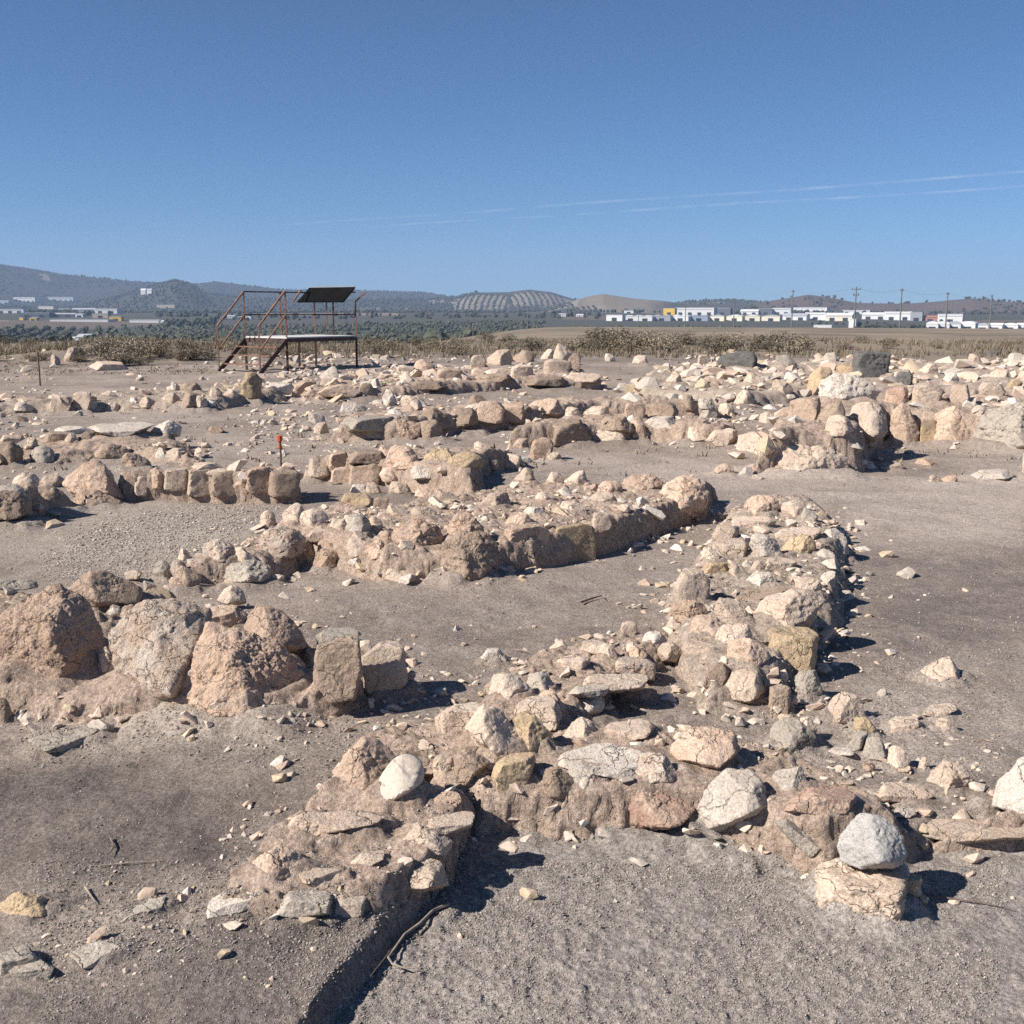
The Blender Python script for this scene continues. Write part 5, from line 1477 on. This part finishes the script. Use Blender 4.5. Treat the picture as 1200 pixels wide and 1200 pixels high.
bld(284, 299, 371, 374, 'white', 'flat', 'low white shed seen through the platform railings', 1300)
bld(190, 212, 357.5, 360, 'tan', 'flat', 'pale long wall under the dark hill', 1900, windows=False)

# ------------------------------------------------------------------ vegetation
def leaf_mat(name, a, b):
    m, nt, p = new_mat(name)
    g = N(nt, 'ShaderNodeNewGeometry')
    nt.links.new(mixc(nt, g.outputs['Random Per Island'], a, b), p.inputs['Base Color'])
    p.inputs['Roughness'].default_value = .8
    return m


M_SCRUB = leaf_mat('dry_scrub_leaf', (.22, .19, .14), (.34, .285, .21))
M_SCRUBD = leaf_mat('dark_scrub_leaf', (.115, .105, .075), (.21, .18, .13))
M_STRAW = leaf_mat('dry_grass_straw', (.28, .23, .16), (.19, .155, .11))
M_OLIVE = leaf_mat('olive_leaf', (.050, .060, .040), (.085, .092, .066))
M_DTREE = leaf_mat('dark_tree_leaf', (.028, .038, .022), (.06, .07, .042))


def bush_mesh(seed, mat, h=1.0, nleaf=900):
    r = np.random.default_rng(seed)
    V, Fc = [], []
    nb = 46
    tips = []
    for k in range(nb):
        az = r.uniform(0, 6.283); le = r.uniform(.35, 1.0); sp = r.uniform(.15, .75)
        tip = np.array([math.cos(az) * sp, math.sin(az) * sp, le * (1.05 - .55 * sp ** 2)]) * h
        tips.append(tip)
    for k in range(nleaf):
        t = tips[r.integers(nb)]
        c = t * r.uniform(.25, 1.0) ** .6 + r.normal(0, .055, 3) * h
        c[2] = max(c[2], .02)
        d = r.normal(size=3) + np.array([0, 0, .8]); d /= np.linalg.norm(d)
        s = np.cross(d, r.normal(size=3)); s /= np.linalg.norm(s)
        l, w = r.uniform(.04, .11) * h, r.uniform(.010, .028) * h
        b = len(V)
        V += [c - s * w, c + s * w, c + d * l + s * w * .3, c + d * l - s * w * .3]; Fc.append((b, b + 1, b + 2, b + 3))
    me = link_mesh('foliage', np.array(V), np.array(Fc), mat, smooth=False)
    tw = MB()
    for t in tips[:18]: tw.tube([(0, 0, -.03), tuple(t * .5 + r.normal(0, .03, 3)), tuple(t * .98)], [.014 * h, .009 * h, .003 * h], 4)
    st = tw.build('stem', M_TWIGD)
    return me, st


bprot = [bush_mesh(s, m) for s, m in ((1, M_SCRUB), (2, M_SCRUB), (3, M_SCRUBD), (4, M_STRAW), (5, M_SCRUBD))]
BUSH = []
br = random.Random(4)
blist = []
for k in range(22): blist.append((br.uniform(680, 960), br.uniform(401, 416), br.uniform(.55, 1.0), br.choice([0, 0, 1, 2, 2, 4, 3])))
for k in range(20): blist.append((br.uniform(430, 690), br.uniform(403, 417), br.uniform(.35, .75), br.choice([0, 1, 2, 3, 4, 3])))
for k in range(12): blist.append((br.uniform(955, 1215), br.uniform(399, 410), br.uniform(.3, .6), br.choice([0, 1, 2, 3, 3])))
for k in range(20): blist.append((br.uniform(120, 255), br.uniform(408, 431), br.uniform(.35, .75), br.choice([0, 1, 0, 3, 2])))
for k in range(8): blist.append((br.uniform(-15, 120), br.uniform(402, 425), br.uniform(.3, .6), br.choice([2, 0, 3])))
for k in range(14): blist.append((br.uniform(255, 440), br.uniform(402, 420), br.uniform(.3, .6), br.choice([3, 1, 3, 0])))
blist += [(915, 410, .95, 4), (890, 409, .8, 2), (940, 410, .7, 4), (700, 404, .95, 4), (725, 404, 1.0, 2), (570, 400, .7, 4), (596, 402, .6, 4), (487, 405, .6, 4), (8, 403, .55, 4), (352, 416, .35, 4)]
first = [True] * 5
for (u, v, h, k) in blist:
    B = cast(u, v)
    if B is None or B[1] > 90: continue
    fo, st = bprot[k]
    root = empty('scrub_bush', B + np.array([0, 0, -.02]), br.uniform(0, 6.28))
    h *= .78
    root.scale = (h * 1.6, h * 1.6, h)
    if first[k]:
        f, s = fo, st; first[k] = False
    else:
        f = fo.copy(); s = st.copy(); col.objects.link(f); col.objects.link(s)
    f.parent = root; s.parent = root
    hp = h * F / B[1]
    BUSH.append(dict(o=root, label=None, c='b', kind='', word=['olive-brown', 'olive-brown', 'dark green', 'straw-coloured', 'dark green'][k], box=(u - hp * .7, u + hp * .7, v - hp, v)))
for k in range(5):
    if first[k]:
        for o in bprot[k]: bpy.data.objects.remove(o)
auto_labels(BUSH, 'scrub bush', 'scrub bushes along the dig edge', lambda it: 'bush')

# dry grass and low weeds over the scrubland
def dry_grass():
    r = np.random.default_rng(31)
    x1, y1 = px_points(5200, (-40, 1240, 399.5, 420), 5)
    x2, y2 = px_points(900, (0, 260, 405, 440), 6)
    x3, y3 = px_points(260, (0, 1200, 430, 560), 7)
    x = np.concatenate([x1, x2, x3]); y = np.concatenate([y1, y2, y3])
    k = fbm2(x / 3, y / 3, 3, 81) > r.uniform(-.6, .3, len(x)); x, y = x[k], y[k]
    z = H(x, y)
    V, Fc = [], []
    for i in range(len(x)):
        n = 7
        big = .16 + .12 * r.random() if y[i] > 34 else .05
        for j in range(n):
            az = r.uniform(0, 6.283); le = r.uniform(.4, 1.2) * big; ln = r.uniform(.15, .8)
            b = np.array([x[i] + r.normal(0, .05), y[i] + r.normal(0, .05), z[i] - .01])
            t = b + np.array([math.cos(az) * ln * le, math.sin(az) * ln * le, le])
            w = np.array([-math.sin(az), math.cos(az), 0]) * .012
            q = len(V); V += [b - w, b + w, t + w * .3, t - w * .3]; Fc.append((q, q + 1, q + 2, q + 3))
    tag(link_mesh('dry_grass', np.array(V), np.array(Fc), M_STRAW, smooth=False), kind='stuff')


dry_grass()


def grove(name, x, y, size, mat, seed, level=1, flat=.85):
    r = np.random.default_rng(seed)
    V0, F0 = ico(level)
    n = len(x); z = ground0(x, y)
    s = size * np.exp(r.normal(0, .2, n))
    jit = 1 + .28 * r.normal(size=(n, len(V0), 1)).clip(-1.5, 1.5)
    V = V0[None] * jit * (s / 2)[:, None, None] * np.array([1, 1, flat])
    V += np.stack([x, y, z + s * .42], 1)[:, None, :]
    Fs = (F0[None] + (np.arange(n) * len(V0))[:, None, None]).reshape(-1, 3)
    tag(link_mesh(name, V.reshape(-1, 3), Fs, mat, smooth=False), kind='stuff')


def uv_of(x, y):
    return 600 + F * x / np.maximum(y, 1)


def groves():
    r = np.random.default_rng(51)
    # olives in rows on the plain
    gx, gy = np.meshgrid(np.arange(-620, 620, 11), np.arange(420, 1160, 11))
    a = .35; x = gx.ravel() * math.cos(a) - (gy.ravel() - 700) * math.sin(a); y = gx.ravel() * math.sin(a) + (gy.ravel() - 700) * math.cos(a) + 700
    x += r.normal(0, .7, len(x)); y += r.normal(0, .7, len(x))
    u = uv_of(x, y)
    fld = fbm2(x / 170, y / 170, 2, 55)
    k = (y > 400) & (y < 1180) & (u > -40) & (u < 1240) & ((u < 640 + 40 * fld) | ((u > 960) & (y < 850) & (fld > .0)) | (fld > .33)) & (fld > -.45)
    grove('olive_grove', x[k], y[k], 3.5, M_OLIVE, 2)
    # striped hills: rows run up the slope
    X, Y = [], []
    for (ua, ub, d0, d1) in STRIPES:
        um = (ua + ub) / 2
        for uu in np.arange(ua, ub, 7.0 if ua < 640 else 6.0):
            ph = r.uniform(0, 9)
            for dd in np.arange(d0 + ph, min(d1, 3190), 7.0):
                uw = uu + (7.0 if um < 600 else -9.0) * ((dd - d0) / (d1 - d0)) ** 1.6
                th = math.atan((uw - 600) / F)
                X.append(dd * math.sin(th) + r.normal(0, 1.2)); Y.append(dd * math.cos(th) + r.normal(0, 1.2))
    grove('olive_grove', np.array(X), np.array(Y), 3.7, M_OLIVE, 3)
    # loose cover of the other hills
    n = 30000
    uu = r.uniform(-60, 1260, n); dd = 1500 + 3000 * r.random(n) ** 1.2
    th = np.arctan((uu - 600) / F); x = dd * np.sin(th); y = dd * np.cos(th)
    k = (fbm2(x / 200, y / 200, 4, 58) > np.where(uu < 560, -.35, .05)) & ~((uu > 655) & (uu < 790) & (dd < 2900)) & (dd > 1950)
    for (ua, ub, d0, d1) in STRIPES: k &= ~((uu > ua) & (uu < ub) & (dd > d0) & (dd < d1))
    k &= ~((uu > 880) & (r.random(n) > .3))
    grove('hillside_trees', x[k], y[k], 5.0, M_OLIVE, 4)
    # dark tree belts among the sheds
    X, Y = [], []
    for (ua, ub, da, db, n) in ((1000, 1075, 880, 960, 60), (880, 1000, 760, 860, 22), (200, 260, 1150, 1350, 70), (1060, 1090, 640, 760, 12), (700, 1200, 1850, 2000, 160), (240, 700, 1350, 1600, 110), (40, 150, 1600, 1900, 60), (190, 240, 1500, 1600, 40)):
        uu = r.uniform(ua, ub, n); dd = r.uniform(da, db, n); th = np.arctan((uu - 600) / F)
        X.append(dd * np.sin(th)); Y.append(dd * np.cos(th))
    grove('tree_belt', np.concatenate(X), np.concatenate(Y), 5.0, M_DTREE, 6, 1, 1.0)


groves()

# ------------------------------------------------------------------ sky: contrails, haze, light
def contrail(p0, p1, wd, label, seed):
    dist = 30000.0
    a = np.array(ray(*p0)); b = np.array(ray(*p1))
    alt = 4200.0
    A = a * (alt / max(a[2], .02)); B = b * (alt / max(b[2], .02))
    m, nt, p = new_mat('contrail_vapour')
    tc = N(nt, 'ShaderNodeTexCoord')
    mp = N(nt, 'ShaderNodeMapping'); mp.inputs['Scale'].default_value = (.0006, .0006, .0006)
    nt.links.new(tc.outputs['Object'], mp.inputs[0])
    n = noise(nt, mp.outputs[0], 1.0, 5, .6)
    lw = N(nt, 'ShaderNodeLayerWeight'); lw.inputs['Blend'].default_value = .35
    inv = N(nt, 'ShaderNodeMath', operation='SUBTRACT'); inv.inputs[0].default_value = 1.0; nt.links.new(lw.outputs['Facing'], inv.inputs[1])
    mu = N(nt, 'ShaderNodeMath', operation='MULTIPLY'); nt.links.new(inv.outputs[0], mu.inputs[0]); nt.links.new(ramp(nt, n, .40, .68), mu.inputs[1])
    mu2 = N(nt, 'ShaderNodeMath', operation='MULTIPLY'); nt.links.new(mu.outputs[0], mu2.inputs[0]); mu2.inputs[1].default_value = .08
    p.inputs['Base Color'].default_value = (.9, .9, .92, 1); p.inputs['Roughness'].default_value = 1
    nt.links.new(mu2.outputs[0], p.inputs['Alpha'])
    r = np.random.default_rng(seed); k = 40
    pts = [tuple((A + (B - A) * t) - A + np.array([0, 0, 25 * math.sin(t * 14 + seed)])) for t in np.linspace(0, 1, k)]
    L = [np.linalg.norm(A + (B - A) * t) for t in np.linspace(0, 1, k)]
    R = [wd / F * l * (.6 + .4 * math.sin(math.pi * min(1, .25 + i / k))) * (.25 if i in (0, k - 1) else 1) for i, l in enumerate(L)]
    o = MB().tube(pts, R, 10).build('contrail', m, None, A, smooth=True)
    o.visible_shadow = True
    tag(o, label, 'contrail', 'vapour trails')


contrail((1300, 195), (330, 264), 1.8, 'upper faint vapour trail across the blue sky', 1)
contrail((1300, 212), (430, 266), 1.6, 'lower faint vapour trail converging with the upper one', 2)

SUN_EL, SUN_BACK = 38.0, 21.0       # elevation; degrees behind the camera's left hand
sx, sy = -math.cos(math.radians(SUN_BACK)), -math.sin(math.radians(SUN_BACK))
to_sun = Vector((sx * math.cos(math.radians(SUN_EL)), sy * math.cos(math.radians(SUN_EL)), math.sin(math.radians(SUN_EL))))
sun = bpy.data.lights.new('sun', 'SUN'); sun.energy = 5.0; sun.angle = math.radians(.53); sun.color = (1, .93, .845)
sun_o = bpy.data.objects.new('sun', sun); col.objects.link(sun_o)
sun_o.rotation_euler = to_sun.to_track_quat('Z', 'Y').to_euler()
wd = bpy.data.worlds.new('World'); scene.world = wd; wd.use_nodes = True
nt = wd.node_tree
sky = nt.nodes.new('ShaderNodeTexSky'); sky.sky_type = 'NISHITA'; sky.sun_disc = False
sky.sun_elevation = math.radians(SUN_EL); sky.sun_rotation = math.atan2(to_sun.x, to_sun.y)
sky.altitude = 300; sky.air_density = 0.6; sky.dust_density = 0.0; sky.ozone_density = 4.5
nt.links.new(mixc(nt, 1.0, sky.outputs[0], (.68, .985, 1.13), 'MULTIPLY'), nt.nodes['Background'].inputs[0]); nt.nodes['Background'].inputs[1].default_value = .057

HAZE = 1
if HAZE:
    hz = MB().box((-9700, -9700, -45), (9700, 9700, 330))
    m = bpy.data.materials.new('valley_haze'); m.use_nodes = True
    n_ = m.node_tree; n_.nodes.clear()
    out = n_.nodes.new('ShaderNodeOutputMaterial'); pv = n_.nodes.new('ShaderNodeVolumePrincipled')
    pv.inputs['Color'].default_value = (.50, .68, 1.0, 1); pv.inputs['Density'].default_value = 1.35e-4
    n_.links.new(pv.outputs[0], out.inputs['Volume'])
    tag(hz.build('haze', m), kind='stuff')

scene.render.engine = 'CYCLES'
scene.cycles.use_denoising = False
scene.cycles.max_bounces = 6; scene.cycles.diffuse_bounces = 3; scene.cycles.transparent_max_bounces = 12
scene.cycles.volume_bounces = 0
scene.view_settings.view_transform = 'Standard'; scene.view_settings.look = 'None'
scene.view_settings.exposure = 0.66; scene.view_settings.gamma = 1
